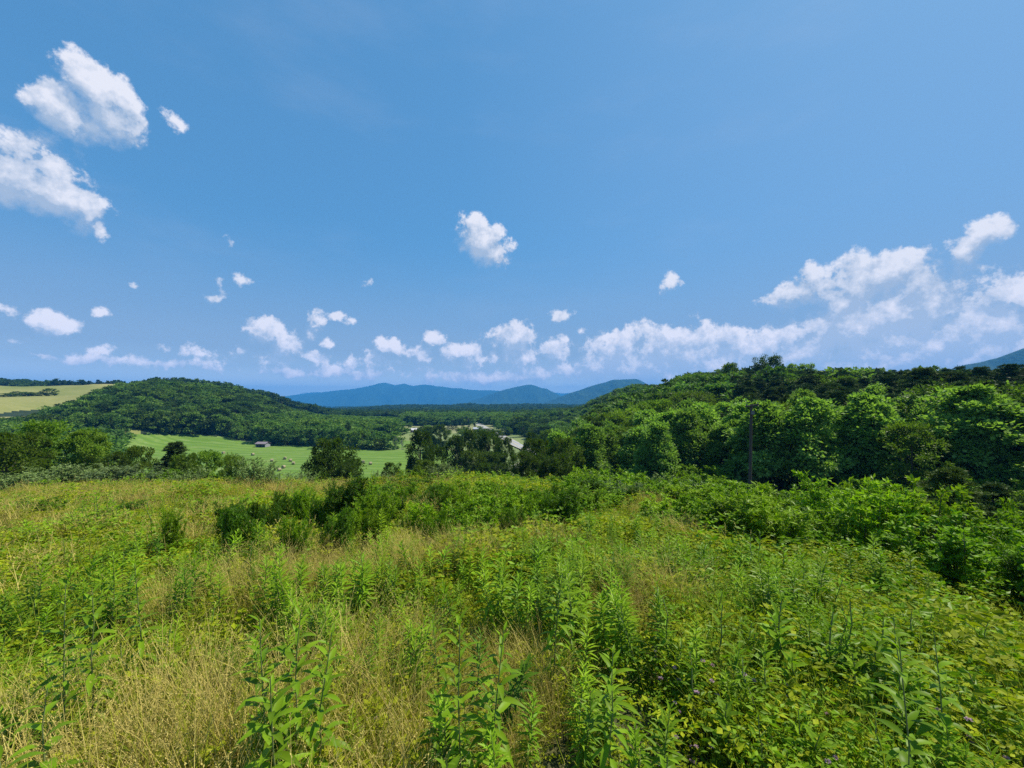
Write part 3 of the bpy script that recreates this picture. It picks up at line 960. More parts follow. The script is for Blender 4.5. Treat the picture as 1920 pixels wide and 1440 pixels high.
mountain('mountain', [(930, 780), (1000, 763), (1040, 748), (1070, 735), (1100, 725), (1130, 718), (1150, 713.5), (1175, 711), (1192, 710.5), (1204, 714), (1216, 722), (1260, 738), (1330, 760), (1400, 780)], 4600, 700, 5)
mountain('mountain', [(1660, 745), (1740, 700), (1800, 685), (1840, 676), (1880, 665), (1925, 655), (1990, 643), (2080, 640), (2300, 665), (2600, 720)], 2350, 520, 6)

# air: blue summer haze
def haze():
    me = bpy.data.meshes.new('haze')
    x0, y0, z0, z1 = 15000.0, 12500.0, -190.0, 420.0
    v = [(-x0, -6000, z0), (x0, -6000, z0), (x0, y0, z0), (-x0, y0, z0), (-x0, -6000, z1), (x0, -6000, z1), (x0, y0, z1), (-x0, y0, z1)]
    me.from_pydata(v, [], [(3, 2, 1, 0), (4, 5, 6, 7), (0, 1, 5, 4), (1, 2, 6, 5), (2, 3, 7, 6), (3, 0, 4, 7)])
    m, T = new_mat('haze_air')
    out = T.new('ShaderNodeOutputMaterial')
    p = T.new('ShaderNodeVolumePrincipled')
    p.inputs['Color'].default_value = (0.07, 0.42, 1.0, 1)
    p.inputs['Density'].default_value = 1.42e-4
    p.inputs['Anisotropy'].default_value = 0.0
    T.l.new(p.outputs[0], out.inputs['Volume'])
    me.materials.append(m)
    o = link('haze', me)
    o['kind'] = 'stuff'
    o['label'] = 'pale blue summer haze over the valley'


haze()


# ------------------------------------------------------------------ woods
def joined(AB, name, matkey):
    A, B = AB
    if B is not None and B.n:
        for V_, Q_, v_ in zip(B.V, B.Q, B.v): pass
        off = A.n
        A.V += B.V; A.Q += [q + off for q in B.Q]; A.v += B.v; A.m += [np.ones_like(m_) for m_ in B.m]
        A.n += B.n
    return A.mesh(name, [M[matkey], M['bark']])


NEAR = {}      # kind -> list of (crown mesh, trunk mesh, unit width, unit height)
MID = {}       # kind -> joined meshes
FAR = {}


def prep():
    def both(key, matkey, maker, seeds):
        NEAR[key] = []
        for sd in seeds:
            A, B = maker(sd)
            V = np.concatenate(A.V)
            w = 2 * np.percentile(np.hypot(V[:, 0], V[:, 1]), 93); h = np.percentile(V[:, 2], 99.5)
            NEAR[key].append((A.mesh('leaf_crown', [M[matkey]]), B.mesh('trunk', [M['bark']], True), w, h))
    both('round', 'oak', lambda s: make_broadleaf(s, 'round', 10, 0.06, 105, 110, .36, .24, 1.0), (11, 12, 13))
    both('tall', 'oak', lambda s: make_broadleaf(s, 'tall', 10, 0.06, 95, 110, .32, .22, 0.9), (21, 22))
    both('poplar', 'poplar', lambda s: make_broadleaf(s, 'cone', 10, 0.03, 110, 110, .36, .26, 0.85, hang=.1), (31, 32, 33))
    both('cedar', 'cedar', lambda s: make_broadleaf(s, 'column', 10, 0.02, 110, 90, .26, .10, 0.55, hang=-.4), (41, 42))
    both('pine', 'pine', lambda s: make_pine(s), (51, 52, 53))
    both('olive', 'olive', lambda s: make_shrub(s, 3.0, 1.35, 18, 12, 42, .12, .042, .5), (61, 62, 63))
    both('bush', 'bush', lambda s: make_shrub(s, 2.0, 1.1, 17, 10, 34, .11, .06, .3), (71, 72, 73))
    both('lush', 'lush', lambda s: make_shrub(s, 2.4, 1.4, 18, 11, 36, .15, .065, .25, .45), (81, 82))
    both('willow', 'darkweed', lambda s: make_shrub(s, 2.0, 0.9, 22, 12, 48, .13, .03, .5, .7), (91, 92))
    both('weedbush', 'weed', lambda s: make_shrub(s, 2.0, 0.8, 20, 12, 44, .13, .032, .5, .6), (95, 96))
    for key, mk, kd, b, seeds in (('round', 'hill_oak', 'round', .05, (1, 2, 3)), ('poplar', 'poplar', 'cone', .02, (4, 5))):
        MID[key] = [joined(make_broadleaf(s, kd, 10, b, 55, 34, .75, .55, 1.0), 'tree', mk) for s in seeds]
        FAR[key] = [joined(make_broadleaf(s + 50, kd, 10, b, 26, 22, 1.5, 1.2, 1.25), 'tree', mk) for s in seeds]
    MID['pine'] = [joined(make_pine(s, 10, 10, .55, .30, 12), 'tree', 'pine') for s in (6, 7)]
    FAR['pine'] = [joined(make_pine(s, 10, 5, 1.0, .30, 9), 'tree', 'pine') for s in (8,)]


prep()
rs = np.random.RandomState(5)


def grid_points(r0, r1, az0, az1, sp, jit=0.42):
    """jittered hexagonal spread of tree places inside a fan"""
    n = int(r1 / sp) + 2
    ii, jj = np.meshgrid(np.arange(-n, n + 1), np.arange(-n // 8, int(n * 1.2)), indexing='ij')
    x = (ii + 0.5 * (jj % 2)) * sp; y = jj * sp * 0.866
    x = x + rs.uniform(-jit, jit, x.shape) * sp; y = y + rs.uniform(-jit, jit, y.shape) * sp
    x = x.ravel(); y = y.ravel(); r = np.hypot(x, y); a = np.degrees(np.arctan2(x, y))
    k = (r >= r0) & (r < r1) & (a > az0) & (a < az1)
    return x[k], y[k]


def wooded(x, y):
    r = np.hypot(x, y); az = np.degrees(np.arctan2(x, y))
    px = 960 + F * x / np.maximum(y, 1)
    ok = ~(inpoly(x, y, P_FIELD) | inpoly(x, y, P_STRIP) | inpoly(x, y, P_OPEN) | inpoly(x, y, P_FAR) | inpoly(x, y, P_VERGE) | inpoly(x, y, P_PAST))
    ok &= road_dist(x, y) > 9
    # the open slope between the meadow and the hay field keeps only hand-placed trees
    ok &= ~((az < 6.5) & (r < 205))
    ok &= ~((az < 1.5) & (az > -24) & (y < 250))
    # sight line along the road
    ok &= ~((px > 940) & (px < 1000) & (y < 300))
    return ok


def pine_share(x, y):
    az = np.degrees(np.arctan2(x, y)); r = np.hypot(x, y)
    right = np.clip((az - 27) / 8, 0, 1) * np.clip((r - 78) / 20, 0, 1)
    right = np.clip((az - 23) / 7, 0, 1) * np.clip((r - 74) / 14, 0, 1)
    return right * 0.90 + 0.05


def woods():
    X = []; Y = []
    for r0, r1, a0, a1, sp in ((62, 200, 6, 64, 5.6), (200, 620, -64, 64, 8.3)):
        x, y = grid_points(r0, r1, a0, a1, sp); X.append(x); Y.append(y)
    x = np.concatenate(X); y = np.concatenate(Y); k = wooded(x, y); x = x[k]; y = y[k]
    z = height(x, y); r = np.hypot(x, y); az = np.degrees(np.arctan2(x, y))
    px = 960 + F * x / np.maximum(y, 1)
    pine = rs.rand(len(x)) < pine_share(x, y)
    pop = (rs.rand(len(x)) < np.clip((az - 5) / 20, 0, .8) * (r < 105)) & ~pine
    H = np.where(pine, rs.uniform(8.5, 12.5, len(x)), rs.uniform(8, 13.5, len(x)))
    H = np.where((az < -20) & (r < 330) & (z < -26), rs.uniform(10, 15, len(x)), H)
    H = np.where((az > 5) & (r < 95), rs.uniform(8, 12, len(x)), H)
    H = np.where((px > 985) & (px < 1100) & (r < 420), H * 0.75, H)
    rs2 = np.random.RandomState(3)
    # keep the skyline of the right wood near the photographed line
    lim = np.interp(px, [960, 1080, 1180, 1240, 1290, 1340, 1400, 1475, 1560, 1700, 1920, 2400], [770, 745, 722, 722, 704, 692, 683, 685, 692, 690, 686, 690])
    top = (HZ - lim) / F * y
    capped = np.clip(top + rs2.uniform(-2.2, 0.6, len(x)) - z, 4.5, 16)
    H = np.where((az > 4) & (H > capped), capped, H)
    lim2 = np.interp(px, [-500, 60, 85, 140, 200, 215, 235, 290, 330, 400, 440, 500, 540, 600, 760], [800, 785, 770, 752, 728, 722, 716, 711, 715, 722, 726, 748, 765, 778, 784])
    cap2 = np.clip((HZ - lim2) / F * y + rs2.uniform(-1.8, 0.8, len(x)) - z, 4.0, 16)
    H = np.where((az < -14) & (r < 640) & (H > cap2), cap2, H)
    drop = (az < -14) & (r < 640) & ((HZ - lim2) / F * y - z < 1.5)
    keep = ~drop
    x, y, z, r, pine, pop, H = [q[keep] for q in (x, y, z, r, pine, pop, H)]
    kind = np.where(pine, 2, np.where(pop, 1, 0))
    W = np.where(kind == 0, H * rs.uniform(.7, 1.25, len(x)), np.where(kind == 1, H * rs.uniform(.62, .9, len(x)), H * rs.uniform(.55, .8, len(x))))
    W = np.maximum(W, 5.5)
    big = rs.rand(len(x)) < .13
    W = np.where(big & (kind == 0), W * 1.35, W)
    return x, y, z, r, kind, H, W


wx, wy, wz, wr, wk, wH, wW = woods()
NAMES = {0: ('broadleaf_tree', 'round'), 1: ('broadleaf_tree', 'poplar'), 2: ('pine_tree', 'pine')}


def tree_thing(name, key, var, x, y, z, H, W, rot, tint, label, group=None, parts=True, cat='tree'):
    cm, tm, w0, h0 = NEAR[key][var % len(NEAR[key])]
    root = bpy.data.objects.new(name, None)
    COL.objects.link(root)
    root.empty_display_size = 0.3
    root.location = (x, y, z - 0.15)
    root.rotation_euler = (0, 0, rot)
    tagged(root, label, cat, group)
    s = (W / w0, W / w0, H / h0)
    c = link('crown' if cat == 'tree' else 'foliage', cm, root, scale=s); c['tint'] = tint
    t = link('trunk' if cat == 'tree' else 'stems', tm, root, scale=s)
    return root


def wood_label(x, y, r, k):
    az = math.degrees(math.atan2(x, y))
    if k == 2:
        if r < 190: return 'dark green pine in the mixed wood on the slope to the right', 'pines on the right hand slope'
        return 'dark pine along the wooded crest to the right', 'pines along the right hand crest'
    if az > 5:
        if r < 110: return 'leafy pale green tree in the front rows of the wood on the right', 'leafy trees in the right hand wood'
        return 'leafy tree high on the wooded slope to the right', 'leafy trees high on the right hand slope'
    if az < -14 and r < 345: return 'tall leafy tree in the row along the far edge of the hay field', 'trees along the far edge of the hay field'
    if az < -14: return 'leafy tree on the wooded hill beyond the hay field', 'trees on the wooded hill'
    return 'leafy tree on the valley floor beyond the hay field', 'trees on the valley floor'


def bright_tint(n):
    """plant tints of the lighter green kinds that grow along the valley floor"""
    return (rs.randint(0, 6, n) + rs.uniform(.72, .97, n)) / 7.31


# the trees that show largest are things of their own, the rest make up the woods
score = wH / wr
order = np.argsort(-score)
single = np.zeros(len(wx), bool)
nb, npn = 0, 0
for i in order:
    if abs(math.degrees(math.atan2(wx[i], wy[i]))) > 51.5: continue
    if wk[i] == 2:
        if npn < 130: single[i] = True; npn += 1
    elif nb < 150: single[i] = True; nb += 1
# and the trees at the far edge of the hay field
edge = [i for i in np.argsort(wr) if (not single[i]) and wx[i] < -20 and -50.5 < math.degrees(math.atan2(wx[i], wy[i])) < -10 and wz[i] < -22 and 235 < wr[i] < 380 and wy[i] > 230]
for i in edge[:70]: single[i] = True
POLE_PX = 1402.0
front = [i for i in np.nonzero(single)[0] if wk[i] != 2 and wr[i] < 76 and wx[i] > 0]
front.sort(key=lambda i: abs(F * wx[i] / wy[i] + 960 - POLE_PX))
FRONT = {}
ORD = ['first', 'second', 'third', 'fourth', 'fifth', 'sixth', 'seventh', 'eighth', 'ninth', 'tenth', 'eleventh', 'twelfth', 'thirteenth', 'fourteenth', 'fifteenth', 'sixteenth', 'seventeenth', 'eighteenth', 'nineteenth', 'twentieth']
cnt = {'left': 0, 'right': 0}
for i in front:
    side = 'left' if F * wx[i] / wy[i] + 960 < POLE_PX else 'right'
    if cnt[side] < len(ORD):
        FRONT[i] = '%s leafy tree %s of the wooden pole in the front row of the wood' % (ORD[cnt[side]], side)
        cnt[side] += 1
for i in np.nonzero(single)[0]:
    nm, key = NAMES[wk[i]]
    lab, grp = wood_label(wx[i], wy[i], wr[i], wk[i])
    if i in FRONT: lab, grp = FRONT[i], 'front row of the right hand wood'
    if wr[i] < 130:
        tree_thing(nm, key, rs.randint(9), wx[i], wy[i], wz[i], wH[i], wW[i], rs.rand() * 6.28, rs.rand(), lab, grp)
    else:
        src = MID[key]; me = src[rs.randint(len(src))]
        o = link(nm, me, None, (wx[i], wy[i], wz[i] - 0.2), (0, 0, rs.rand() * 6.28), (wW[i] / 8.0, wW[i] / 8.0, wH[i] / 9.8))
        o['tint'] = float(bright_tint(1)[0]) if (wr[i] < 345 and wx[i] < -10) else rs.rand()
        tagged(o, lab, 'tree', grp)

rest = ~single
midp = MID['round'] + MID['poplar'] + MID['pine']


def pick_idx(k, nr_, np_, ni_):
    return np.where(k == 0, rs.randint(0, nr_, len(k)), np.where(k == 1, nr_ + rs.randint(0, np_, len(k)), nr_ + np_ + rs.randint(0, ni_, len(k))))


a_ = np.degrees(np.arctan2(wx, wy))
for nm, lab, sel in (('hill_woods', 'dense green woods covering the hill beyond the hay field', rest & (a_ < 3)),
                     ('slope_woods', 'dense mixed woods climbing the slope to the right', rest & (a_ >= 3))):
    n = int(sel.sum())
    s3 = np.stack([wW[sel] / 8.0, wW[sel] / 8.0, wH[sel] / 9.8], 1)
    scatter(nm, lab, midp, np.stack([wx[sel], wy[sel], wz[sel] - .2], 1), rs.rand(n) * 6.28, s3, pick_idx(wk[sel], 3, 2, 2), np.where((wz[sel] < -21) & (wx[sel] < 0), bright_tint(n), rs.rand(n)))

# far woods
fx, fy = grid_points(620, 1700, -64, 64, 12.0)
k = wooded(fx, fy)
fa = np.degrees(np.arctan2(fx, fy))
open_past = (fa < -40.5) & (np.hypot(fx, fy) < 840)
k &= ~open_past
k &= fbm(fx / 150 + 4, fy / 150 + 8, 3) > -0.42
gx, gy = grid_points(1700, 4200, -60, 60, 26.0)
k2 = fbm(gx / 330, gy / 330, 3) > -0.38
X = np.concatenate([fx[k], gx[k2]]); Y = np.concatenate([fy[k], gy[k2]])
S = np.concatenate([np.full(k.sum(), 1.45), np.full(k2.sum(), 2.9)]) * rs.uniform(.8, 1.2, len(X))
HS = np.concatenate([rs.uniform(.9, 1.35, k.sum()), rs.uniform(1.1, 1.7, k2.sum())])
farp = FAR['round'] + FAR['poplar'] + FAR['pine']
kk = np.where(rs.rand(len(X)) < .1, 2, 0)
scatter('far_woods', 'far off woods filling the valley below the blue mountains', farp, np.stack([X, Y, height(X, Y) - .3], 1), rs.rand(len(X)) * 6.28, np.stack([S, S, HS], 1), pick_idx(kk, 3, 2, 1), (rs.randint(0, 6, len(X)) + rs.uniform(.0, .45, len(X))) / 7.31)
print('TREES', len(wx), len(X))


# ------------------------------------------------------------------ single trees and bushes outside the woods
HAND = [
    # px, forward distance, photo row of the top, width in photo px, kind, tint, name, label
    (-70, 42, 806, 150, 'round', .45, 'broadleaf_tree', 'dark leafy tree cut by the left edge, lower of the near trees'),
    (22, 39, 813, 135, 'round', .7, 'broadleaf_tree', 'bushy green tree at the left edge in front of the taller crown'),
    (92, 45, 791, 125, 'round', .25, 'broadleaf_tree', 'tallest of the dark near trees at the left end of the meadow'),
    (166, 47, 806, 84, 'tall', .65, 'broadleaf_tree', 'green tree with a pointed top right of the tallest left tree'),
    (212, 44, 848, 70, 'round', .55, 'broadleaf_tree', 'low rounded tree sloping down toward the hay field on the left'),
    (262, 52, 838, 62, 'round', .99, 'broadleaf_tree', 'olive brown tinged small tree in front of the hay field'),
    (330, 54, 830, 66, 'pine', .3, 'pine_tree', 'dark layered conifer between the olive brown tree and the green thicket'),
    (352, 46, 850, 60, 'round', .6, 'broadleaf_tree', 'dense green thicket tree right below the layered conifer'),
    (392, 48, 846, 72, 'round', .4, 'broadleaf_tree', 'broad green thicket tree left of the silvery bush'),
    (436, 46, 853, 56, 'round', .75, 'broadleaf_tree', 'small round green tree just left of the silvery bush'),
    (628, 56, 822, 92, 'round', .15, 'broadleaf_tree', 'large round dark tree standing alone in front of the hay field'),
    (598, 54, 848, 56, 'round', .15, 'broadleaf_tree', 'lower dark tree leaning on the left of the large round tree'),
    (650, 52, 862, 52, 'round', .14, 'broadleaf_tree', 'low dark tree at the foot of the large round tree'),
    (737, 50, 866, 38, 'round', .412, 'broadleaf_tree', 'small round dark tree between the two big field trees'),
    (790, 92, 808, 56, 'tall', .14, 'broadleaf_tree', 'tall uneven dark tree at the right end of the hay field'),
    (815, 88, 838, 44, 'round', .14, 'broadleaf_tree', 'lower crown on the right side of the tall uneven dark tree'),
    (796, 58, 862, 52, 'round', .85, 'broadleaf_tree', 'bright green bushy tree below the tall uneven dark tree'),
    (826, 236, 797, 44, 'round', .275, 'broadleaf_tree', 'dense dark tree at the far right corner of the hay field'),
    (806, 246, 800, 30, 'round', .275, 'broadleaf_tree', 'dark tree partly behind the tall uneven tree by the field corner'),
    (856, 114, 818, 44, 'tall', .275, 'broadleaf_tree', 'leftmost tree of the dark grove beside the road'),
    (884, 118, 808, 56, 'round', .285, 'broadleaf_tree', 'highest round tree of the dark grove beside the road'),
    (918, 116, 808, 60, 'round', .15, 'broadleaf_tree', 'broad tree in the middle of the grove beside the road'),
    (944, 112, 822, 44, 'round', .285, 'broadleaf_tree', 'tree at the right end of the grove, next to the grey road'),
    (925, 100, 848, 70, 'round', .14, 'broadleaf_tree', 'low dark tree in front of the grove beside the road'),
    (888, 96, 845, 52, 'round', .97, 'broadleaf_tree', 'brownish tree in front of the grove beside the road'),
    (868, 78, 858, 42, 'cedar', .3, 'cedar_tree', 'dark pointed cedar in front of the brownish tree'),
    (908, 82, 868, 44, 'round', .15, 'broadleaf_tree', 'low dark rounded tree right of the pointed cedar'),
    (982, 56, 846, 60, 'round', .412, 'broadleaf_tree', 'first dark tree right of the gap with the road'),
    (1012, 62, 824, 72, 'round', .412, 'broadleaf_tree', 'dark tree with sunlit top at the left end of the right wood'),
    (1046, 66, 811, 80, 'poplar', .8, 'broadleaf_tree', 'bright topped tree at the left end of the right wood'),
    (1040, 50, 850, 70, 'round', .14, 'broadleaf_tree', 'low dark tree at the foot of the left end of the right wood'),
    (1000, 150, 812, 40, 'round', .14, 'broadleaf_tree', 'far green tree just right of the road bend'),
    (1030, 175, 806, 44, 'round', .6, 'broadleaf_tree', 'round tree on the verge right of the road'),
    (1441, 165, 669, 50, 'round', .55, 'broadleaf_tree', 'big round oak rising above the skyline of the right wood'),
    (1500, 170, 683, 66, 'round', .65, 'broadleaf_tree', 'wide crown on the skyline right of the big round oak'),
    (1372, 165, 683, 52, 'round', .45, 'broadleaf_tree', 'wide crown on the skyline left of the big round oak'),
    (1296, 175, 703, 40, 'tall', .35, 'broadleaf_tree', 'pointed crown where the right skyline starts to climb'),
    (1775, 23, 878, 118, 'pine', .95, 'pine_tree', 'young bright green pine at the right end of the meadow'),
    (1858, 25, 905, 110, 'pine', .5, 'pine_tree', 'low dark young pine right of the bright green pine'),
    (712, 246, 823, 22, 'round', .412, 'broadleaf_tree', 'dark rounded tree standing at the hedge across the hay field'),
    (697, 249, 834, 14, 'round', .412, 'broadleaf_tree', 'small hedge tree left of the dark rounded one across the field'),
    (683, 250, 833, 18, 'round', .15, 'broadleaf_tree', 'light hedge tree across the hay field, second from the large tree'),
    (668, 251, 832, 20, 'round', .15, 'broadleaf_tree', 'hedge tree across the hay field beside the large round tree'),
    (797, 395, 803, 24, 'round', .9, 'broadleaf_tree', 'pale green wide tree beyond the hay field near the white roof'),
    (828, 400, 803, 20, 'round', .8, 'broadleaf_tree', 'pale green tree beyond the field, left of the small cedars'),
    (860, 405, 804, 12, 'round', .7, 'broadleaf_tree', 'pale tree among the small dark valley cedars'),
    (912, 410, 803, 28, 'round', .412, 'broadleaf_tree', 'dark spreading tree beside the road far down the valley'),
    (934, 430, 805, 16, 'round', .285, 'broadleaf_tree', 'last tree before the far road bend'),
    (925, 322, 806, 34, 'round', .14, 'broadleaf_tree', 'dark tree left of the road beyond the grove'),
    (946, 350, 804, 28, 'round', .275, 'broadleaf_tree', 'tree hiding the far bend of the road'),
    (903, 300, 806, 40, 'round', .15, 'broadleaf_tree', 'broad tree behind the grove, short of the far road'),
    (872, 306, 806, 30, 'round', .6, 'broadleaf_tree', 'lighter tree behind the left end of the grove'),
    (962, 372, 802, 24, 'tall', .412, 'broadleaf_tree', 'narrow dark tree at the far end of the road gap'),
    (1008, 250, 815, 40, 'round', .15, 'broadleaf_tree', 'round tree right of the visible stretch of road'),
    (1036, 236, 811, 46, 'round', .275, 'broadleaf_tree', 'dark round tree on the verge further right of the road'),
    (994, 330, 806, 30, 'round', .285, 'broadleaf_tree', 'tree behind the pale roadside verge'),
    (777, 408, 801, 12, 'round', .412, 'broadleaf_tree', 'dark round tree just left of the white roofed house'),
]
for i, (px, Y, top, wpx, kind, tint, nm, lab) in enumerate(HAND):
    x, y = at_y(px, Y); z = hz(x, y)
    H = (HZ - top) / F * Y - z
    tree_thing(nm, kind, i, x, y, z, H * 1.02, wpx / F * Y * 1.06, i * 1.7, tint, lab)
for i, (px, w_) in enumerate([(815, 7), (841, 8), (848, 9), (855, 9), (868, 8), (879, 7), (890, 6)]):
    x, y = at_y(px, 412); z = hz(x, y)
    tree_thing('cedar_tree', 'cedar', i, x, y, z, 7.0 - (i % 3) * .8, w_ / F * 412 * 1.1, i * 2.0, .2,
               'small dark oval cedar in a line across the far valley field', 'small dark cedars in the far valley field')
rv = np.random.RandomState(12)
for k in range(34):
    px = rv.uniform(748, 1000); Y = rv.choice([rv.uniform(330, 400), rv.uniform(420, 490), rv.uniform(500, 540)])
    x, y = at_y(px, Y)
    if abs(px - 772) < 10 and Y < 400 or road_dist(np.array([x]), np.array([y]))[0] < 7: continue
    if 745 < px < 840 and Y > 495 and k % 3: continue
    H = rv.uniform(3.5, 7.5)
    tree_thing('broadleaf_tree', 'round', k, x, y, hz(x, y), H, H * rv.uniform(.9, 1.4), k, rv.rand(), 'small round tree dotted about the open valley fields', 'small trees in the open valley fields')
# scattered field trees and scrub on the pasture
for i, (px, Y, top, wpx) in enumerate([(52, 395, 741, 26), (70, 400, 737, 22), (92, 405, 728, 24), (14, 380, 745, 30), (36, 400, 746, 26)]):
    x, y = at_y(px, Y); z = hz(x, y)
    tree_thing('broadleaf_tree', 'round', i, x, y, z, max(4, (HZ - top) / F * Y - z), wpx / F * Y, i, .3,
               'dark tree in the clump on the tan hillside pasture', 'dark trees on the hillside pasture')

BUSH = [
    # silvery shrubs along the far edge of the meadow
    (60, 31, 878, 90, 'olive', 'silvery green shrub at the far left end of the meadow'),
    (118, 31, 874, 90, 'olive', 'low silvery shrub below the tallest left tree'),
    (178, 31, 872, 96, 'olive', 'wide silvery shrub in front of the pointed green tree'),
    (244, 31, 872, 96, 'olive', 'wide silvery shrub below the low rounded tree'),
    (298, 33, 880, 60, 'bush', 'green shrub between two silvery ones below the layered conifer'),
    (356, 29, 876, 60, 'olive', 'bright silvery shrub in front of the green thicket'),
    (404, 30, 886, 60, 'bush', 'low green shrub in front of the broad thicket tree'),
    (483, 26, 858, 60, 'olive', 'tall silvery bush standing alone at the meadow edge'),
    (545, 29, 884, 66, 'olive', 'low grey green shrub right of the tall silvery bush'),
    (578, 33, 884, 34, 'olive', 'small grey green shrub at the foot of the large round tree'),
    (508, 33, 888, 30, 'bush', 'small dark green shrub beside the tall silvery bush'),
    (712, 32, 884, 40, 'olive', 'small pale shrub left of the small round dark tree'),
    (838, 44, 868, 52, 'olive', 'tall silvery shrub between the bright bushy tree and the cedar'),
    (700, 25, 893, 46, 'bush', 'yellow green shrub at the meadow edge right of the large round tree'),
    (760, 26, 890, 60, 'bush', 'green shrub below the small round dark tree'),
    (815, 25, 892, 56, 'bush', 'green shrub below the silvery shrub in the middle'),
    (775, 30, 880, 44, 'lush', 'fresh green shrub behind the middle shrubs'),
    (866, 27, 890, 60, 'bush', 'green shrub below the pointed cedar'),
    (918, 26, 886, 66, 'lush', 'light green shrub below the gap with the road'),
    (968, 25, 895, 60, 'bush', 'shrub below the first dark tree right of the gap'),
    (1010, 24, 893, 60, 'bush', 'leafy shrub in front of the low dark tree'),
    (1062, 25, 905, 64, 'bush', 'leafy shrub at the meadow edge left of the grey green ones'),
    (1120, 27, 900, 70, 'olive', 'grey green shrub in the shade of the right wood'),
    (1180, 26, 902, 66, 'olive', 'second grey green shrub in the shade of the right wood'),
    (1240, 22, 905, 70, 'bush', 'bright shrub at the meadow edge left of the pole'),
    (1300, 20, 905, 90, 'lush', 'wide fresh green shrub a little left of the pole'),
    (1372, 20, 905, 90, 'lush', 'fresh green shrub at the foot of the wooden pole'),
    (1438, 20, 916, 80, 'bush', 'yellow green shrub right of the wooden pole'),
    (1500, 20, 922, 80, 'bush', 'shrub in the gap before the big fresh green bush'),
    # dark bushes inside the meadow
    (648, 14, 897, 92, 'willow', 'tall dark narrow leaved bush in the middle of the meadow'),
    (603, 13.6, 930, 46, 'willow', 'lower dark bush on the left side of the tall dark one'),
    (536, 14.5, 922, 50, 'willow', 'dark bush left of the tall narrow leaved one'),
    (440, 12, 940, 62, 'willow', 'dark upright bush in the left part of the meadow'),
    (480, 13, 938, 40, 'willow', 'narrow dark bush right of the dark upright bush'),
    (572, 14.4, 914, 46, 'weedbush', 'upright leafy bush just left of the tall dark narrow leaved one'),
    (690, 15, 914, 44, 'weedbush', 'leafy bush against the right side of the tall dark one'),
    (655, 11.5, 958, 50, 'weedbush', 'leafy bush in front of the tall dark narrow leaved one'),
    (455, 9.0, 948, 74, 'willow', 'dark sapling bush nearest the camera in the left half of the meadow'),
    (562, 8.6, 968, 66, 'weedbush', 'green sapling bush right of the nearest dark one'),
    (632, 9.6, 956, 62, 'willow', 'dark sapling bush in front of the tall dark narrow leaved one'),
    (512, 10.6, 942, 54, 'willow', 'dark sapling bush between the nearest dark one and the far clump'),
    (704, 10.8, 950, 56, 'weedbush', 'green sapling bush right of the dark sapling in front'),
    (330, 10.5, 956, 54, 'weedbush', 'green sapling bush furthest left among the tall weeds'),
    (820, 9.6, 958, 60, 'weedbush', 'green sapling bush near the middle of the picture'),
    (960, 10.4, 950, 58, 'willow', 'dark sapling bush near the middle, right of the green one'),
    (380, 15, 938, 32, 'willow', 'slim dark bush left of the dark upright bush'),
    (252, 17, 946, 60, 'willow', 'low dark bush far left among yellow grass'),
    (88, 18, 940, 60, 'bush', 'low green bush near the left edge among yellow grass'),
    (1078, 15.5, 934, 74, 'bush', 'dark bottomed green bush right of the middle'),
    (1010, 18, 915, 70, 'bush', 'green bush behind and left of the dark bottomed one'),
    (1140, 18, 922, 66, 'bush', 'green bush right of the dark bottomed one'),
    (1325, 12.5, 918, 120, 'bush', 'rounded green bush left of the large grey green bush'),
    (1372, 11, 935, 90, 'willow', 'dark hollowed bush left of the large grey green one'),
    (1425, 10.8, 918, 200, 'weedbush', 'large rounded green bush with fine leaves right of the middle'),
    (1260, 15, 930, 90, 'lush', 'leafy green bush between the meadow middle and the pole'),
    (1600, 12, 904, 150, 'lush', 'left half of the big yellow green bush with long leaves'),
    (1680, 12.4, 903, 150, 'lush', 'right half of the big yellow green bush with long leaves'),
    (1545, 11.4, 950, 80, 'bush', 'low bush between the grey green and the yellow green bush'),
    (1800, 9.0, 975, 180, 'bush', 'dark cored bush near the right edge'),
    (1885, 10.5, 992, 120, 'bush', 'bush cut by the right edge behind the dark cored one'),
    (1950, 8.0, 1040, 140, 'willow', 'dark bush outside the right edge of the meadow'),
    (1835, 15, 960, 110, 'bush', 'shaded green bush below the young pines'),
    (1920, 17, 950, 120, 'lush', 'shaded bush at the right edge behind the meadow'),
]
rb = np.random.RandomState(77)
for i, (px, Y, top, wpx, kind, lab) in enumerate(BUSH):
    x, y = at_y(px, Y); z = hz(x, y)
    H = max(0.8, (HZ - top) / F * Y - z)
    nm = {'weedbush': 'leafy_bush', 'olive': 'silvery_shrub', 'willow': 'dark_bush', 'lush': 'leafy_bush', 'bush': 'green_bush'}[kind]
    tree_thing(nm, kind, i, x, y, z + .1, H * 1.03, wpx / F * Y * (1.12 if kind in ('olive', 'bush', 'lush') else .78), i * 1.3, rb.rand(), lab, cat='shrub')

# many small bushes standing through the middle and right of the meadow
for k in range(62):
    px = rb.uniform(690, 1540); Y = rb.uniform(11, 27)
    if px > 1180 and Y < 14: continue
    if px < 800 and Y < 16: continue
    kind = rb.choice(['bush', 'lush', 'willow', 'bush'])
    x, y = at_y(px, Y); z = hz(x, y); H = rb.uniform(.8, 1.55)
    if px < 1060: H = min(H, max(.7, (HZ - 898) / F * Y - z))
    lab, grp = (('small green bush between the tall weeds in the middle of the meadow', 'small bushes in the middle of the meadow') if px < 1060 else
                ('small green bush among the others in the right half of the meadow', 'small bushes in the right half of the meadow'))
    tree_thing({'willow': 'dark_bush', 'lush': 'leafy_bush', 'bush': 'green_bush'}[kind], kind, k, x, y, z, H, H * rb.uniform(.9, 1.4), k * 1.1, rb.rand(), lab, grp, cat='shrub')

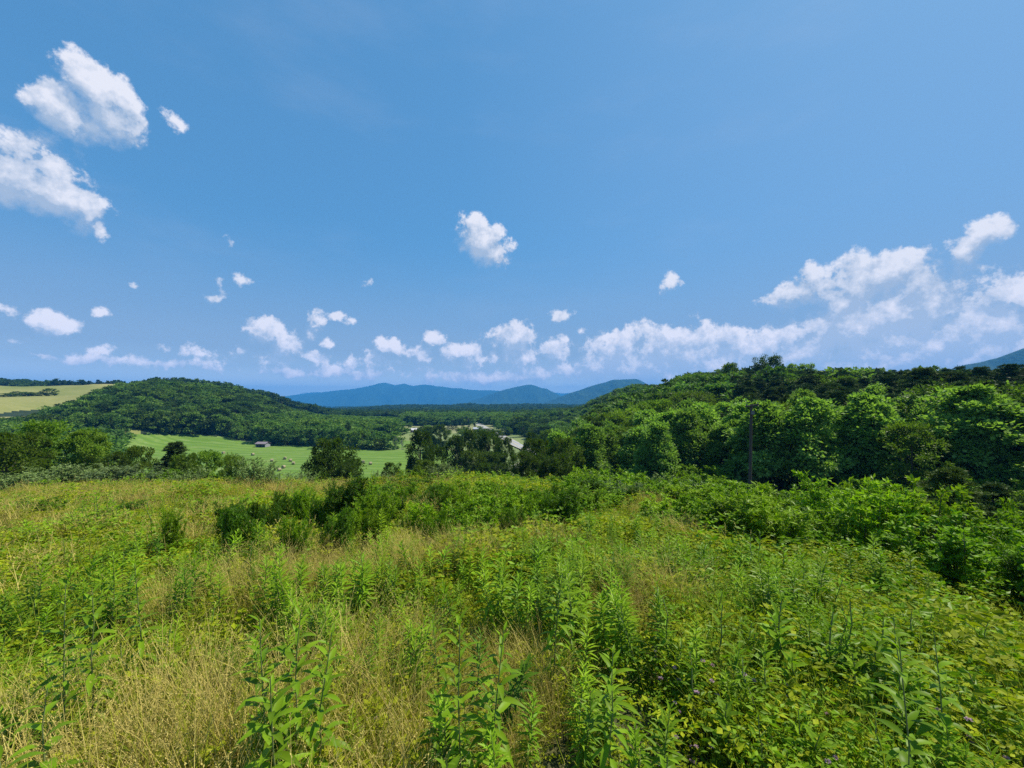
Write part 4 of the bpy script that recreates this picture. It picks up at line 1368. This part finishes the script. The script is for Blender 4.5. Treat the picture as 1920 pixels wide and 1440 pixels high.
for k in range(16):
    px = rb.uniform(680, 1060); Y = rb.uniform(12, 21)
    x, y = at_y(px, Y); z = hz(x, y); H = min(rb.uniform(1.1, 1.8), (HZ - 900) / F * Y - z)
    kind = ['weedbush', 'willow', 'weedbush'][k % 3]
    tree_thing('leafy_bush' if kind == 'weedbush' else 'dark_bush', kind, k, x, y, z, max(.9, H), max(.9, H) * rb.uniform(.5, .75), k * 1.9, rb.rand(),
               'upright sapling bush rising above the weeds in the middle of the meadow', 'upright sapling bushes in the middle of the meadow', cat='shrub')

# undergrowth on the slopes between the meadow and the valley
n = 1500
ua = rs.uniform(-62, 62, n); ur = np.sqrt(rs.uniform(26 ** 2, 150 ** 2, n))
ux = ur * np.sin(np.radians(ua)); uy = ur * np.cos(np.radians(ua))
edge_r = np.interp(ua, [-62, -50, -30, 0, 15, 30, 44, 60], [40, 44, 34, 30, 27, 24, 21, 20])
k = (ur > edge_r) & (road_dist(ux, uy) > 6) & ~inpoly(ux, uy, P_FIELD)
px_ = 960 + F * ux / uy
k &= ~((px_ > 905) & (px_ < 965) & (ur > 95))
ux, uy, ua, ur = ux[k], uy[k], ua[k], ur[k]
uz = height(ux, uy)
cap = np.where(ua < 8, -(uz) - uy * np.interp(px_[k], [0, 200, 460, 600, 700, 850, 950, 1100], [120, 128, 140, 140, 140, 128, 124, 150]) / F * -1 * -1, 99)
room = (HZ - np.interp(px_[k], [-400, 0, 200, 460, 600, 700, 850, 950, 1060, 1100], [892, 892, 896, 902, 906, 904, 896, 900, 888, 862])) / F * uy - uz
us = np.clip(rs.uniform(.8, 1.6, len(ux)), .3, np.maximum(room / 2.0, 0.0))
k = us > .32
ux, uy, uz, us = ux[k], uy[k], uz[k], us[k]
under = [joined((NEARS[0], NEARS[1]), 'undergrowth', mk) for NEARS, mk in
         ((make_shrub(201, 2.0, 1.5, 9, 7, 22, .20, .11, .3), 'bush'), (make_shrub(202, 2.0, 1.6, 9, 7, 22, .18, .09, .3), 'weed'), (make_shrub(203, 2.0, 1.4, 9, 7, 22, .18, .06, .4), 'olive'))]
m_ = len(ux)
scatter('undergrowth', 'green scrub on the slopes below the meadow', under, np.stack([ux, uy, uz - .1], 1), rs.rand(m_) * 6.28,
        np.stack([us * 1.25, us * 1.25, us], 1), rs.choice([0, 0, 1, 1, 1, 0, 2], m_), rs.rand(m_))


# ------------------------------------------------------------------ bare dead trees at the far strip
def bare_tree(px, Y, H, seed, lab):
    r_ = np.random.RandomState(seed)
    x, y = at_y(px, Y)
    B = Acc(); C = Acc()
    tube(B, [(0, 0, -.3), (.1, 0, H * .35), (.0, .1, H * .7), (.15, 0, H)], [.20, .15, .09, .03], 6)
    for k in range(16):
        z0 = H * r_.uniform(.25, .9); a = r_.rand() * 6.28; L = H * .35 * r_.uniform(.5, 1) * (1.2 - z0 / H)
        e = np.array([math.cos(a) * L, math.sin(a) * L, z0 + L * 1.1])
        tube(C, [(0, 0, z0), (e[0] * .5, e[1] * .5, z0 + L * .45), e], [.09, .06, .02], 4)
        for q in range(3):
            f = r_.uniform(.4, .9); p = np.array([e[0] * f, e[1] * f, z0 + (e[2] - z0) * f])
            tube(C, [p, p + r_.normal(size=3) * .35 + [0, 0, .8]], [.04, .012], 3)
    root = bpy.data.objects.new('dead_tree', None); COL.objects.link(root); root.location = (x, y, hz(x, y))
    tagged(root, lab, 'tree')
    link('trunk', B.mesh('trunk', [M['deadwood']]), root); link('branches', C.mesh('branches', [M['deadwood']]), root)


bare_tree(743, 247, 8.5, 1, 'taller bare grey tree at the near side of the narrow far field')
bare_tree(754.5, 248, 5.2, 2, 'smaller bare grey tree right of the taller bare one')


# ------------------------------------------------------------------ hay bales
def bale_mesh(rad=0.75, half=0.66):
    A = Acc(); n = 28
    prof = [(-half, 0.0), (-half + .02, rad * .35), (-half, rad * .55), (-half + .015, rad * .8), (-half + .05, rad * .95), (-half + .12, rad), (-half * .5, rad * 1.01), (0, rad), (half * .5, rad * 1.01), (half - .12, rad), (half - .05, rad * .95), (half - .015, rad * .8), (half, rad * .55), (half - .02, rad * .35), (half, 0.0)]
    r_ = np.random.RandomState(4)
    V = []
    for (x, r) in prof:
        for k in range(n):
            a = k / n * 6.283
            q = r * (1 + r_.normal() * .012)
            zz = math.sin(a) * q
            V.append((x, math.cos(a) * q, max(zz, -rad * .93) + rad * .93))
    Q = [(i * n + k, i * n + (k + 1) % n, (i + 1) * n + (k + 1) % n, (i + 1) * n + k) for i in range(len(prof) - 1) for k in range(n)]
    A.add(V, Q, .5)
    m, T = new_mat('rolled_hay')
    out = T.new('ShaderNodeOutputMaterial'); tc = T.new('ShaderNodeTexCoord')
    n1 = T.noise(T.vmath('MULTIPLY', tc.outputs['Object'], (4, 1, 1)), 9, 5, .7)
    p = T.new('ShaderNodeBsdfPrincipled'); T.put(p.inputs['Base Color'], T.mix(T.rng(n1, .3, .7), (.22, .18, .10), (.42, .36, .22)))
    p.inputs['Roughness'].default_value = .95; p.inputs['Specular IOR Level'].default_value = .1
    b = T.new('ShaderNodeBump'); b.inputs['Strength'].default_value = .8; b.inputs['Distance'].default_value = .05
    T.l.new(n1, b.inputs['Height']); T.l.new(b.outputs[0], p.inputs['Normal'])
    T.l.new(p.outputs[0], out.inputs[0])
    return A.mesh('hay_bale', [m], True)


BM = bale_mesh()
for i, (px, py, lab) in enumerate([
        (225, 852, 'lone round hay bale at the left end of the field'),
        (419, 851, 'round hay bale in the field above the silvery bush, apart from the rest'),
        (474, 854, 'farthest left hay bale right above the tall silvery bush'),
        (509.5, 865.5, 'round hay bale at the left of the group of seven'),
        (534, 861.5, 'farthest hay bale of the group of seven'),
        (544.5, 865.5, 'round hay bale just behind the rightmost one of the group'),
        (550, 871, 'rightmost hay bale of the group left of the large round tree'),
        (531.5, 878, 'hay bale second nearest to the camera'),
        (523.5, 883.5, 'hay bale nearest to the camera'),
        (681, 868, 'round hay bale just right of the large round tree'),
        (694.5, 871.5, 'rightmost hay bale, standing out in the open field')]):
    x, y = at_z(px, py, -28)
    for _ in range(4): x, y = at_z(px, py, hz(x, y))
    o = link('hay_bale', BM, None, (x, y, hz(x, y) - .04), (0, 0, R([35, -20, 60, 25, 110, 40, 15, 75, 50, 120, 30][i])), (.93,) * 3)
    tagged(o, lab, 'hay bale', 'round hay bales in the mown field')


# ------------------------------------------------------------------ buildings
def box(A, x0, x1, y0, y1, z0, z1, v=.5, mat=0):
    V = [(x0, y0, z0), (x1, y0, z0), (x1, y1, z0), (x0, y1, z0), (x0, y0, z1), (x1, y0, z1), (x1, y1, z1), (x0, y1, z1)]
    A.add(V, [(0, 3, 2, 1), (4, 5, 6, 7), (0, 1, 5, 4), (1, 2, 6, 5), (2, 3, 7, 6), (3, 0, 4, 7)], v, mat)


def building(name, px, Y, w, dp, hw, hr, wallc, roofc, rot, label, cat, nwin=3, open_front=False):
    x, y = at_y(px, Y); z = hz(x, y)
    root = bpy.data.objects.new(name, None); COL.objects.link(root)
    root.location = (x, y, z); root.rotation_euler = (0, 0, R(rot)); tagged(root, label, cat)
    wm = plain_mat('wall_boards', tuple(c * .85 for c in wallc), wallc, 1.2, .8, stretch=(6, 6, .4))
    rm = plain_mat('roof_sheet', tuple(c * .85 for c in roofc), roofc, 1.0, .55, stretch=(4, .3, 1))
    gm = plain_mat('window_glass', (.02, .03, .04), (.05, .06, .08), 1, .15, spec=.6)
    dm = plain_mat('dark_doorway', (.03, .028, .025), (.05, .045, .04), 1, .9)
    A = Acc(); t = .18; y0 = -dp / 2; y1 = dp / 2
    if open_front:
        box(A, -w / 2, w / 2, y1 - t, y1, -.4, hw)
        box(A, -w / 2, -w / 2 + t, y0, y1 - t, -.4, hw); box(A, w / 2 - t, w / 2, y0, y1 - t, -.4, hw)
        for q in (-.18, .18): box(A, w * q - .08, w * q + .08, y0, y0 + .16, -.4, hw)
        box(A, -w / 2 + t, w / 2 - t, y0, y0 + .12, hw - .45, hw)
    else:
        box(A, -w / 2, w / 2, y0, y1, -.4, hw)
        # gable triangles
        for sx in (-1, 1):
            xa, xb = (sx * w / 2 - .1, sx * w / 2)
            A.add([(xa, y0, hw), (xb, y0, hw), (xb, 0, hw + hr), (xa, 0, hw + hr)], [(0, 1, 2, 3)], .5)
            A.add([(xa, y1, hw), (xb, y1, hw), (xb, 0, hw + hr), (xa, 0, hw + hr)], [(0, 1, 2, 3)], .5)
            A.add([(xb, y0, hw), (xb, y1, hw), (xb, 0, hw + hr), (xb, 0, hw + hr - .001)], [(0, 1, 2, 3)], .5)
    link('wall', A.mesh('wall', [wm]), root)
    B = Acc(); e = .45; th = .09
    for s in (-1, 1):
        ye = s * (dp / 2 + e); ze = hw - hr * e / (dp / 2) + .02
        V = [(-w / 2 - e, ye, ze), (w / 2 + e, ye, ze), (w / 2 + e, 0, hw + hr + .02), (-w / 2 - e, 0, hw + hr + .02)]
        V += [(a, b, c + th) for a, b, c in V]
        B.add(V, [(0, 1, 2, 3), (4, 5, 6, 7), (0, 1, 5, 4), (1, 2, 6, 5), (2, 3, 7, 6), (3, 0, 4, 7)], .5)
    link('roof', B.mesh('roof', [rm]), root)
    if not open_front:
        for k in range(nwin):
            xx = -w / 2 + (k + .5) * w / nwin
            Wm = Acc()
            if k == nwin // 2:
                box(Wm, xx - .5, xx + .5, y0 - .04, y0 + .02, 0, 2.05); link('door', Wm.mesh('door', [dm]), root)
            else:
                box(Wm, xx - .55, xx + .55, y0 - .03, y0 + .02, 1.0, 2.1); f = link('window', Wm.mesh('window', [gm]), root)
                Fr = Acc()
                for (a, b, c, d_) in ((-.62, -.55, .93, 2.17), (.55, .62, .93, 2.17), (-.55, .55, .93, 1.0), (-.55, .55, 2.1, 2.17)):
                    box(Fr, xx + a, xx + b, y0 - .06, y0 + .02, c, d_)
                link('frame', Fr.mesh('frame', [M['white']]), f)


M['white'] = plain_mat('white_paint', (.6, .6, .58), (.78, .78, .76), 2, .6)
building('field_shed', 495, 262, 6.4, 4.5, 2.1, .9, (.30, .30, .33), (.24, .19, .21), -8, 'small open grey shed with a low roof at the far edge of the hay field', 'shed', open_front=True)
building('house', 777, 384, 5.4, 5, 2.3, 1.4, (.40, .16, .12), (.52, .50, .50), 28, 'small red house with a pale roof beyond the hay field', 'house', 3)
building('house', 897, 392, 8.5, 5, 2.5, 1.3, (.62, .62, .62), (.40, .42, .46), 0, 'low white house with a grey roof by the far valley road', 'house', 5)
building('farm_building', 764, 545, 15, 8, 4.4, 1.8, (.62, .62, .62), (.72, .72, .74), 4, 'long white farm building left of the tan roofed one in the valley', 'building', 7)
building('farm_building', 806, 548, 22, 10, 4.0, 2.2, (.5, .42, .36), (.55, .44, .38), -5, 'long tan roofed farm building in the middle of the valley', 'building', 9)
building('farm_building', 829, 545, 7, 6, 3.8, 1.6, (.75, .75, .73), (.7, .7, .7), 10, 'small white farm building right of the tan roofed one', 'building', 3)


# ------------------------------------------------------------------ wooden pole
def pole():
    Y = 38.0
    x0, y0 = at_y(1400, Y); x1, _ = at_y(1408.5, Y)
    zb = hz(x0, y0) - .5; zt = (HZ - 758) / F * Y
    root = bpy.data.objects.new('utility_pole', None); COL.objects.link(root); root.location = (x0, y0, zb)
    tagged(root, 'leaning weathered wooden utility pole in front of the right wood', 'pole')
    wood = plain_mat('weathered_wood', (.045, .032, .026), (.12, .09, .075), 5, .85, 6, (4, 4, .25), .4)
    met = plain_mat('grey_steel', (.12, .12, .12), (.2, .2, .2), 3, .5, metal=.6)
    H = zt - zb; dx = x1 - x0
    A = Acc(); tt = np.linspace(0, 1, 9)
    tube(A, np.stack([dx * tt, 0 * tt, H * tt], 1), np.linspace(.15, .105, 9), 12)
    A.add([(dx + .105 * math.cos(k * math.pi / 6), .105 * math.sin(k * math.pi / 6), H) for k in range(12)],
          [(0, 1, 2, 3), (0, 3, 4, 5), (0, 5, 6, 7), (0, 7, 8, 9), (0, 9, 10, 11)], .5)
    link('shaft', A.mesh('shaft', [wood], True), root)
    B = Acc(); box(B, -.62, .62, -.055, .055, -.06, .06)
    link('crossarm', B.mesh('crossarm', [wood]), root, (dx - .02, -.13, H - .12), (0, R(-9), 0))
    for q in (-.5, .5):
        I = Acc(); tube(I, [(0, 0, 0), (0, 0, .05), (0, 0, .10), (0, 0, .16)], [.02, .045, .045, .02], 8)
        link('insulator', I.mesh('insulator', [met], True), root, (dx + q, -.13, H - .06 + q * .16))
    Bk = Acc(); box(Bk, -.13, .13, -.05, .05, -.16, .16)
    link('bracket', Bk.mesh('bracket', [met]), root, (dx * .94 + .05, -.16, H * .93))


pole()


# ------------------------------------------------------------------ meadow plants
def vetch(seed, rad=.30, n=240, L=.034, hmin=.12, hmax=.5, W=.55):
    r_ = np.random.RandomState(seed); A = Acc()
    k = 26
    c = np.stack([r_.normal(size=k) * rad * .55, r_.normal(size=k) * rad * .55, r_.uniform(hmin, hmax, k)], 1)
    i = r_.randint(0, k, n)
    # leaflets sit in rows along short curved leaf stalks
    a = r_.rand(k) * 6.28; t = r_.uniform(-1, 1, n)
    ax = np.stack([np.cos(a), np.sin(a), r_.uniform(-.3, .5, k)], 1)
    P = c[i] + ax[i] * (t * L * 3.0)[:, None] + np.array([0, 0, -1]) * (t * t * L * 1.2)[:, None]
    sd = np.where(r_.rand(n) < .5, -1, 1)[:, None]
    side = unit(np.cross(ax, [0, 0, 1.0]))[i]
    D = unit(side * sd + ax[i] * .4 + r_.normal(size=(n, 3)) * .22)
    N = unit(np.array([0, 0, 1.0]) + r_.normal(size=(n, 3)) * .7)
    lv = L * r_.uniform(.7, 1.3, n)
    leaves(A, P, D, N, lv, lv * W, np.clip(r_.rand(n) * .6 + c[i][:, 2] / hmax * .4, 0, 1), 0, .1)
    B = []
    for q in range(0, k, 2):
        blades(A, np.array([[c[q][0] * .5, c[q][1] * .5, 0]]), np.array([math.atan2(c[q][1], c[q][0])]), np.array([c[q][2] * 1.1]), np.array([.006]), np.array([.15]), np.array([.3]), np.array([.2]), 0, 3)
    return A


def grass(seed, n=48, lo=.3, hi=.6, W=.007, spread=.14, lean=.35, bend=.9, heads=False, mat_m=0, hw=.012):
    r_ = np.random.RandomState(seed); A = Acc()
    P = np.stack([r_.normal(size=n) * spread, r_.normal(size=n) * spread, np.zeros(n)], 1)
    az = r_.rand(n) * 6.28; L = r_.uniform(lo, hi, n)
    tip, pre = blades(A, P, az, L, W * r_.uniform(.7, 1.4, n), np.abs(r_.normal(size=n)) * lean, r_.uniform(.2, 1, n) * bend, r_.rand(n), mat_m)
    if heads:
        kk = r_.rand(n) < .6
        tip, pre = tip[kk], pre[kk]; d = unit(tip - pre); m = len(tip); q = 9
        f = np.tile(np.linspace(-.35, 1, q), m)
        ti = np.repeat(tip, q, 0); di = np.repeat(d, q, 0)
        PP = ti + di * (f * .07)[:, None]
        D = unit(di + r_.normal(size=(m * q, 3)) * .45)
        leaves(A, PP, D, rnd_unit(r_, m * q), .016, hw * .5, np.clip(r_.uniform(.5, 1.2, m * q), 0, 1), mat_m)
    return A


def forb(seed, H=1.1, nl=40, L=.15, W=.034, start=.18, droop=1.0, sep=False, opp=False):
    """tall weed: one stem set with lance-shaped leaves; returns stem, leaves (one mesh or a list of placements)"""
    r_ = np.random.RandomState(seed); A, S = Acc(), Acc()
    z = np.linspace(0, H, 7); bx = np.cumsum(r_.normal(size=7)) * .012; by = np.cumsum(r_.normal(size=7)) * .012
    path = np.stack([bx, by, z], 1)
    tube(S, path, np.linspace(.008, .003, 7), 5, 0)
    out = []
    for k in range(nl):
        f = start + (1 - start) * (k + .5) / nl
        a = k * 2.4 + r_.normal() * .25
        q = np.array([np.interp(f * H, z, bx), np.interp(f * H, z, by), f * H])
        ln = L * (0.45 + 0.75 * math.sin(math.pi * min(1, (f * .86 + .05)))) * r_.uniform(.8, 1.15)
        if f > .9: ln *= .75
        up = .25 + 1.15 * max(0, f - .45) * 1.4 + r_.normal() * .15
        out.append((q, a, up, ln, f, r_.rand()))
        if not sep:
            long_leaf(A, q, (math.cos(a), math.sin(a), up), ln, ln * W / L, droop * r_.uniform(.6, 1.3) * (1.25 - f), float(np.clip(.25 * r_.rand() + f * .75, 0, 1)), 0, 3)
    return S, A, out


def flowers(seed, n=5, H=.45):
    r_ = np.random.RandomState(seed); A = Acc()
    for k in range(n):
        x, y = r_.normal(size=2) * .13; h = H * r_.uniform(.75, 1.1)
        blades(A, np.array([[x, y, 0.]]), np.array([r_.rand() * 6.28]), np.array([h]), np.array([.004]), np.array([.05]), np.array([.12]), np.array([.4]), 1, 3)
        m = 22
        u = rnd_unit(r_, m); u[:, 2] = np.abs(u[:, 2]) * .8
        leaves(A, np.array([x, y, h - .01]) + u * .005, u, rnd_unit(r_, m), .015, .009, r_.rand(m), 0, .2)
    return A


PRO = []
def pro(name, A, keys):
    PRO.append(A.mesh(name, [M[k] for k in keys])); return len(PRO) - 1


V_N = [pro('vetch', vetch(300 + k, hmin=.04, hmax=.34), ['vetch']) for k in range(3)]
V_G = [pro('vetch', vetch(310 + k, .28, 230, .036, .06, .40, .45), ['bush']) for k in range(2)]
V_F = [pro('vetch', vetch(320 + k, .50, 260, .060, .12, .5), ['vetch']) for k in range(2)] + [pro('vetch', vetch(325, .5, 240, .07, .1, .5), ['weed'])]
G_N = [pro('grass', grass(330 + k, 52, .50, 1.0, .0085), ['grass']) for k in range(3)]
S_N = [pro('straw', grass(340 + k, 40, .65, 1.15, .0065, .12, .28, 1.1, True), ['straw']) for k in range(3)]
G_F = [pro('grass', grass(350 + k, 40, .35, .7, .016, .28), ['grass']) for k in range(2)]
S_F = [pro('straw', grass(360 + k, 40, .55, 1.0, .013, .22, .3, 1.0, True, hw=.04), ['straw']) for k in range(2)]


def forb_mesh(seed, H, nl, L, W, key, **kw):
    S, A, _ = forb(seed, H, nl, L, W, **kw)
    off = A.n
    A.V += S.V; A.Q += [q + off for q in S.Q]; A.v += S.v; A.m += [np.ones_like(q) for q in S.m]; A.n += S.n
    return A, [key, 'stem']


W_N = []
for k, (H, nl, L, W, key) in enumerate([(.62, 26, .11, .024, 'weed'), (.55, 22, .10, .03, 'lush'), (.7, 30, .10, .018, 'weed'), (.5, 26, .12, .05, 'bush'), (.6, 24, .08, .02, 'rust')]):
    A, ks = forb_mesh(400 + k, H, nl, L, W, key); W_N.append(pro('weed', A, ks))
FL = [pro('flower', flowers(420 + k), ['petal', 'stem']) for k in range(2)]


def meadow():
    rm = np.random.RandomState(99)
    P = []; idx = []; sc = []; tn = []
    eaz = [-66, -50, -30, -10, 0, 15, 24, 30, 37, 44, 50, 66]
    edge = [48, 49, 36, 32, 31, 29, 27, 25, 23, 20, 19, 18]

    def zone(r0, r1, dens, choose, smin, smax):
        area = math.radians(132) * .5 * (r1 * r1 - r0 * r0)
        n = int(area * dens)
        a = np.radians(rm.uniform(-66, 66, n)); r = np.sqrt(rm.uniform(r0 * r0, r1 * r1, n))
        x = r * np.sin(a); y = r * np.cos(a)
        k = r < np.interp(np.degrees(a), eaz, edge)
        x, y, r, a = x[k], y[k], r[k], a[k]
        dry = fbm(x / 1.6 + 40, y / 1.6 + 11, 3) * 1.0 + fbm(x / 6 + 3, y / 6 + 70, 2) * .8
        azd = np.degrees(a)
        dry = dry + np.clip(-azd / 60, -.25, .10) + np.where((azd < -8) & (r > 22), .45, 0)
        green = fbm(x / 2.2 + 90, y / 2.2 + 31, 3) + fbm(x / 7 + 60, y / 7 + 7, 2) * .6
        w = choose(dry, green, r)
        keep = rm.rand(len(x)) < w
        x, y, r = x[keep], y[keep], r[keep]
        return x, y, r, dry[keep], green[keep]

    def put(ids, r0, r1, dens, choose, smin, smax):
        x, y, r, dry, green = zone(r0, r1, dens, choose, smin, smax)
        n = len(x)
        s = rm.uniform(smin, smax, n) * np.clip(.95 + fbm(x / .9 + 5, y / .9 + 50, 2) * .9 + fbm(x / 3.1 + 15, y / 3.1 + 5, 2) * .7, .5, 1.7)
        if set(ids) & set(G_N + S_N + G_F + S_F): s = np.minimum(s, 1.12)
        P.append(np.stack([x, y, height(x, y) - .02], 1)); idx.append(np.array(ids)[rm.randint(0, len(ids), n)])
        sc.append(s); tn.append(np.clip(.45 + dry * .55 + rm.normal(size=n) * .22, 0, 1))

    c01 = lambda v: np.clip(v, 0, 1)
    put(V_N, 1.0, 8, 36, lambda d, g, r: c01(.50 + .7 * d + .5 * g), .6, 1.7)
    put(V_G, 1.0, 10, 14, lambda d, g, r: c01(.30 + 1.4 * g - .4 * d), .6, 1.7)
    put(G_N, 1.0, 10, 12, lambda d, g, r: c01(.55 + .9 * d), .7, 1.15)
    put(S_N, 1.0, 10, 19, lambda d, g, r: c01(-.30 + 3.4 * d), .75, 1.2)
    put(W_N[:4], 1.0, 12, 12, lambda d, g, r: c01(.35 + 1.4 * g - .5 * d), .6, 1.25)
    put(FL, 1.0, 6, 9, lambda d, g, r: c01(.15 - .8 * d + .5 * (fbm(r * 0 + g * 3, d * 3, 1))) * (r < 5) + .03, .8, 1.2)
    put(V_F, 7, 20, 9, lambda d, g, r: c01(.75 + .3 * d), .8, 1.3)
    put(V_F, 20, 52, 3.4, lambda d, g, r: c01(.6 + 0 * d), 1.0, 1.6)
    put(G_F, 9, 22, 9, lambda d, g, r: c01(.5 + .9 * d), .8, 1.2)
    put(S_F, 9, 22, 6, lambda d, g, r: c01(-.38 + 2.8 * d), .8, 1.2)
    put(G_F, 20, 52, 2.2, lambda d, g, r: c01(.5 + .9 * d), .9, 1.3)
    put(S_F, 20, 52, 3.2, lambda d, g, r: c01(-.05 + 1.5 * d), .9, 1.3)
    put(W_N[:4], 12, 40, 6, lambda d, g, r: c01(.45 + 1.6 * g - .7 * d), .9, 1.6)
    put([W_N[4]], 2, 9, .35, lambda d, g, r: c01(.25 + d), .6, 1.1)
    put([W_N[4]], 6, 26, .12, lambda d, g, r: c01(.3 + g), .8, 1.5)
    P_ = np.concatenate(P); i_ = np.concatenate(idx); s_ = np.concatenate(sc); t_ = np.concatenate(tn)
    n = len(P_)
    tilt = rm.normal(size=(n, 2)) * .09
    lo = lambda r0, r1: (np.hypot(P_[:, 0], P_[:, 1]) >= r0) & (np.hypot(P_[:, 0], P_[:, 1]) < r1)
    groups = [('meadow_grass', 'waist high green and straw coloured meadow grass', set(G_N + S_N + G_F + S_F)),
              ('wild_vetch', 'tangled yellow green vetch covering the meadow', set(V_N + V_G + V_F)),
              ('meadow_weeds', 'leafy green weeds mixed through the meadow grass', set(W_N)),
              ('pink_flowers', 'small pink vetch flowers near the front of the meadow', set(FL))]
    for nm, lab, ids in groups:
        ids = sorted(ids); k = np.isin(i_, ids)
        remap = {q: j for j, q in enumerate(ids)}
        ii = np.array([remap[q] for q in i_[k]])
        scatter(nm, lab, [PRO[q] for q in ids], P_[k], rm.rand(k.sum()) * 6.28, np.repeat(s_[k][:, None], 3, 1), ii, t_[k], tilt[k])
    print('MEADOW', n)


meadow()

# tall weeds: single plants
LEAF = []
for k, (L, W, dr) in enumerate([(1.0, .22, .8), (1.0, .20, 1.3), (1.0, .25, .35)]):
    A = Acc(); long_leaf(A, (0, 0, 0), (1, 0, .0001), L, W, dr, .5 + .2 * (k - 1), 0, 7)
    LEAF.append(A.mesh('leaf', [M['weed']], True))
BROAD = Acc(); long_leaf(BROAD, (0, 0, 0), (1, 0, .0001), 1, .36, 1.0, .35, 0, 7)
LEAF_B = BROAD.mesh('leaf', [M['weed']], True)
FORBS = []
for k, (H, nl, L, W, key) in enumerate([(1.15, 78, .175, .034, 'weed'), (1.05, 70, .17, .038, 'weed'), (1.2, 84, .16, .030, 'lush'), (1.0, 60, .18, .046, 'weed'), (1.1, 80, .17, .030, 'darkweed')]):
    S, A, _ = forb(500 + k, H, nl, L, W)
    FORBS.append((S.mesh('stem', [M['stem']], True), A.mesh('foliage', [M[key]])))


def near_forb(px, Y, top, seed, label, broad=False, nl=44):
    """a weed so close that each leaf is a part"""
    x, y = at_y(px, Y); z = hz(x, y); H = (HZ - top) / F * Y - z
    S, _, out = forb(seed, H, nl, .18 if not broad else .16, .04, start=.22, sep=True)
    root = bpy.data.objects.new('tall_weed' if not broad else 'broad_leaved_weed', None); COL.objects.link(root)
    root.location = (x, y, z); root.rotation_euler = (math.sin(seed * 3.3) * .10, math.cos(seed * 5.1) * .10, seed); tagged(root, label, 'plant')
    link('stem', S.mesh('stem', [M['stem']], True), root)
    for (q, a, up, ln, f, rv) in out:
        me = LEAF_B if broad else LEAF[0 if f > .55 else 1] if f < .9 else LEAF[2]
        o = link('leaf', me, root, q, (rv * .4 - .2, -math.atan(up), a), (ln, ln, ln))
        o['tint'] = float(rv * .5 + .2)


for args in [
        (1140, 3.0, 1212, 1, 'bright single stemmed weed with long arching leaves near the bottom middle'),
        (1200, 2.35, 1372, 2, 'yellow green weed whose top just shows at the bottom right of the middle'),
        (813, 2.3, 1382, 3, 'leafy weed top at the bottom edge left of the dark twin stems'),
        (872, 3.0, 1160, 4, 'left one of the dark twin stemmed tall weeds'),
        (914, 3.15, 1150, 5, 'right one of the dark twin stemmed tall weeds'),
        (566, 3.1, 1128, 6, 'tallest weed in the dark green clump left of the middle'),
        (520, 2.9, 1160, 7, 'weed on the left side of the dark green clump'),
        (610, 3.0, 1150, 8, 'weed on the right side of the dark green clump'),
        (545, 2.6, 1215, 9, 'lower front weed of the dark green clump'),
        (835, 4.2, 1150, 10, 'slim weed behind and left of the dark twin stems'),
        (1030, 4.6, 1055, 11, 'bright upright weed standing behind the middle clump'),
        (1075, 4.8, 1048, 12, 'second upright weed right of the bright upright one'),
        (155, 3.4, 1095, 13, 'dark stemmed weed on the left among yellow grass'),
        (192, 3.5, 1080, 14, 'dark leaved weed right of the dark stemmed one on the left'),
        (290, 4.2, 1045, 15, 'fresh green weed in the left meadow'),
        (1700, 2.7, 1190, 18, 'leafy weed near the bottom right corner')]:
    near_forb(*args)
for args in [(105, 2.6, 1290, 21, 'large broad leaved weed near the bottom left corner', True, 22),
             (60, 2.3, 1340, 22, 'low broad leaved weed at the bottom left corner', True, 16),
             (1760, 3.4, 1185, 23, 'broad leaved weed in the right foreground', True, 30),
             (1690, 3.8, 1165, 24, 'broad leaved weed left of the other one on the right', True, 30),
             (1680, 2.4, 1360, 25, 'broad leaved weed at the bottom right', True, 14)]:
    near_forb(*args)

rf = np.random.RandomState(17)
cl = [(555, 3.3), (590, 3.7), (885, 3.5), (1130, 3.6), (90, 3.3), (1715, 3.6), (1320, 4.2), (730, 4.4), (270, 4.6), (1540, 4.6), (180, 5.6), (1190, 5.2), (960, 5.6), (1420, 6.2), (60, 6), (560, 5.5), (600, 6.5), (760, 7.0), (700, 8.0), (1050, 6.5), (860, 9.0), (500, 8.5), (950, 12), (340, 7.5), (1280, 8), (1180, 10), (1500, 7), (660, 10.5), (780, 12.5), (430, 6.2), (240, 9), (1650, 8), (1000, 8.2), (1120, 7), (620, 5.0), (545, 4.6), (590, 4.9), (690, 6.3), (1085, 5.6), (880, 7.2)]
cnt = 0
for (px, Y) in cl:
    for k in range(9):
        x, y = at_y(px, Y); x += rf.normal() * .045 * Y; y += rf.normal() * .32
        if y < 2.5: continue
        v = rf.choice([0, 1, 2, 3, 4], p=[.3, .2, .25, .15, .1])
        sm, fm = FORBS[v]
        root = bpy.data.objects.new('tall_weed', None); COL.objects.link(root)
        root.location = (x, y, hz(x, y)); root.rotation_euler = (rf.normal() * .11, rf.normal() * .11, rf.rand() * 6.28)
        s = rf.uniform(.65, 1.1) * (.8 if Y < 5 else 1); root.scale = (s, s, s)
        side = 'left' if px < 480 else 'centre left' if px < 800 else 'centre' if px < 1100 else 'centre right' if px < 1400 else 'right'
        dep = 'front' if Y < 5.2 else 'middle' if Y < 8.6 else 'back'
        tagged(root, 'tall narrow leaved weed in the %s part of the meadow, %s' % (side, {'front': 'close to the camera', 'middle': 'a few steps in', 'back': 'far back among grass'}[dep]), 'plant', 'tall weeds, %s of the meadow, %s' % (side, dep))
        link('stem', sm, root); f = link('foliage', fm, root); f['kind'] = 'stuff'; f['tint'] = rf.rand()
        cnt += 1
print('FORBS', cnt)
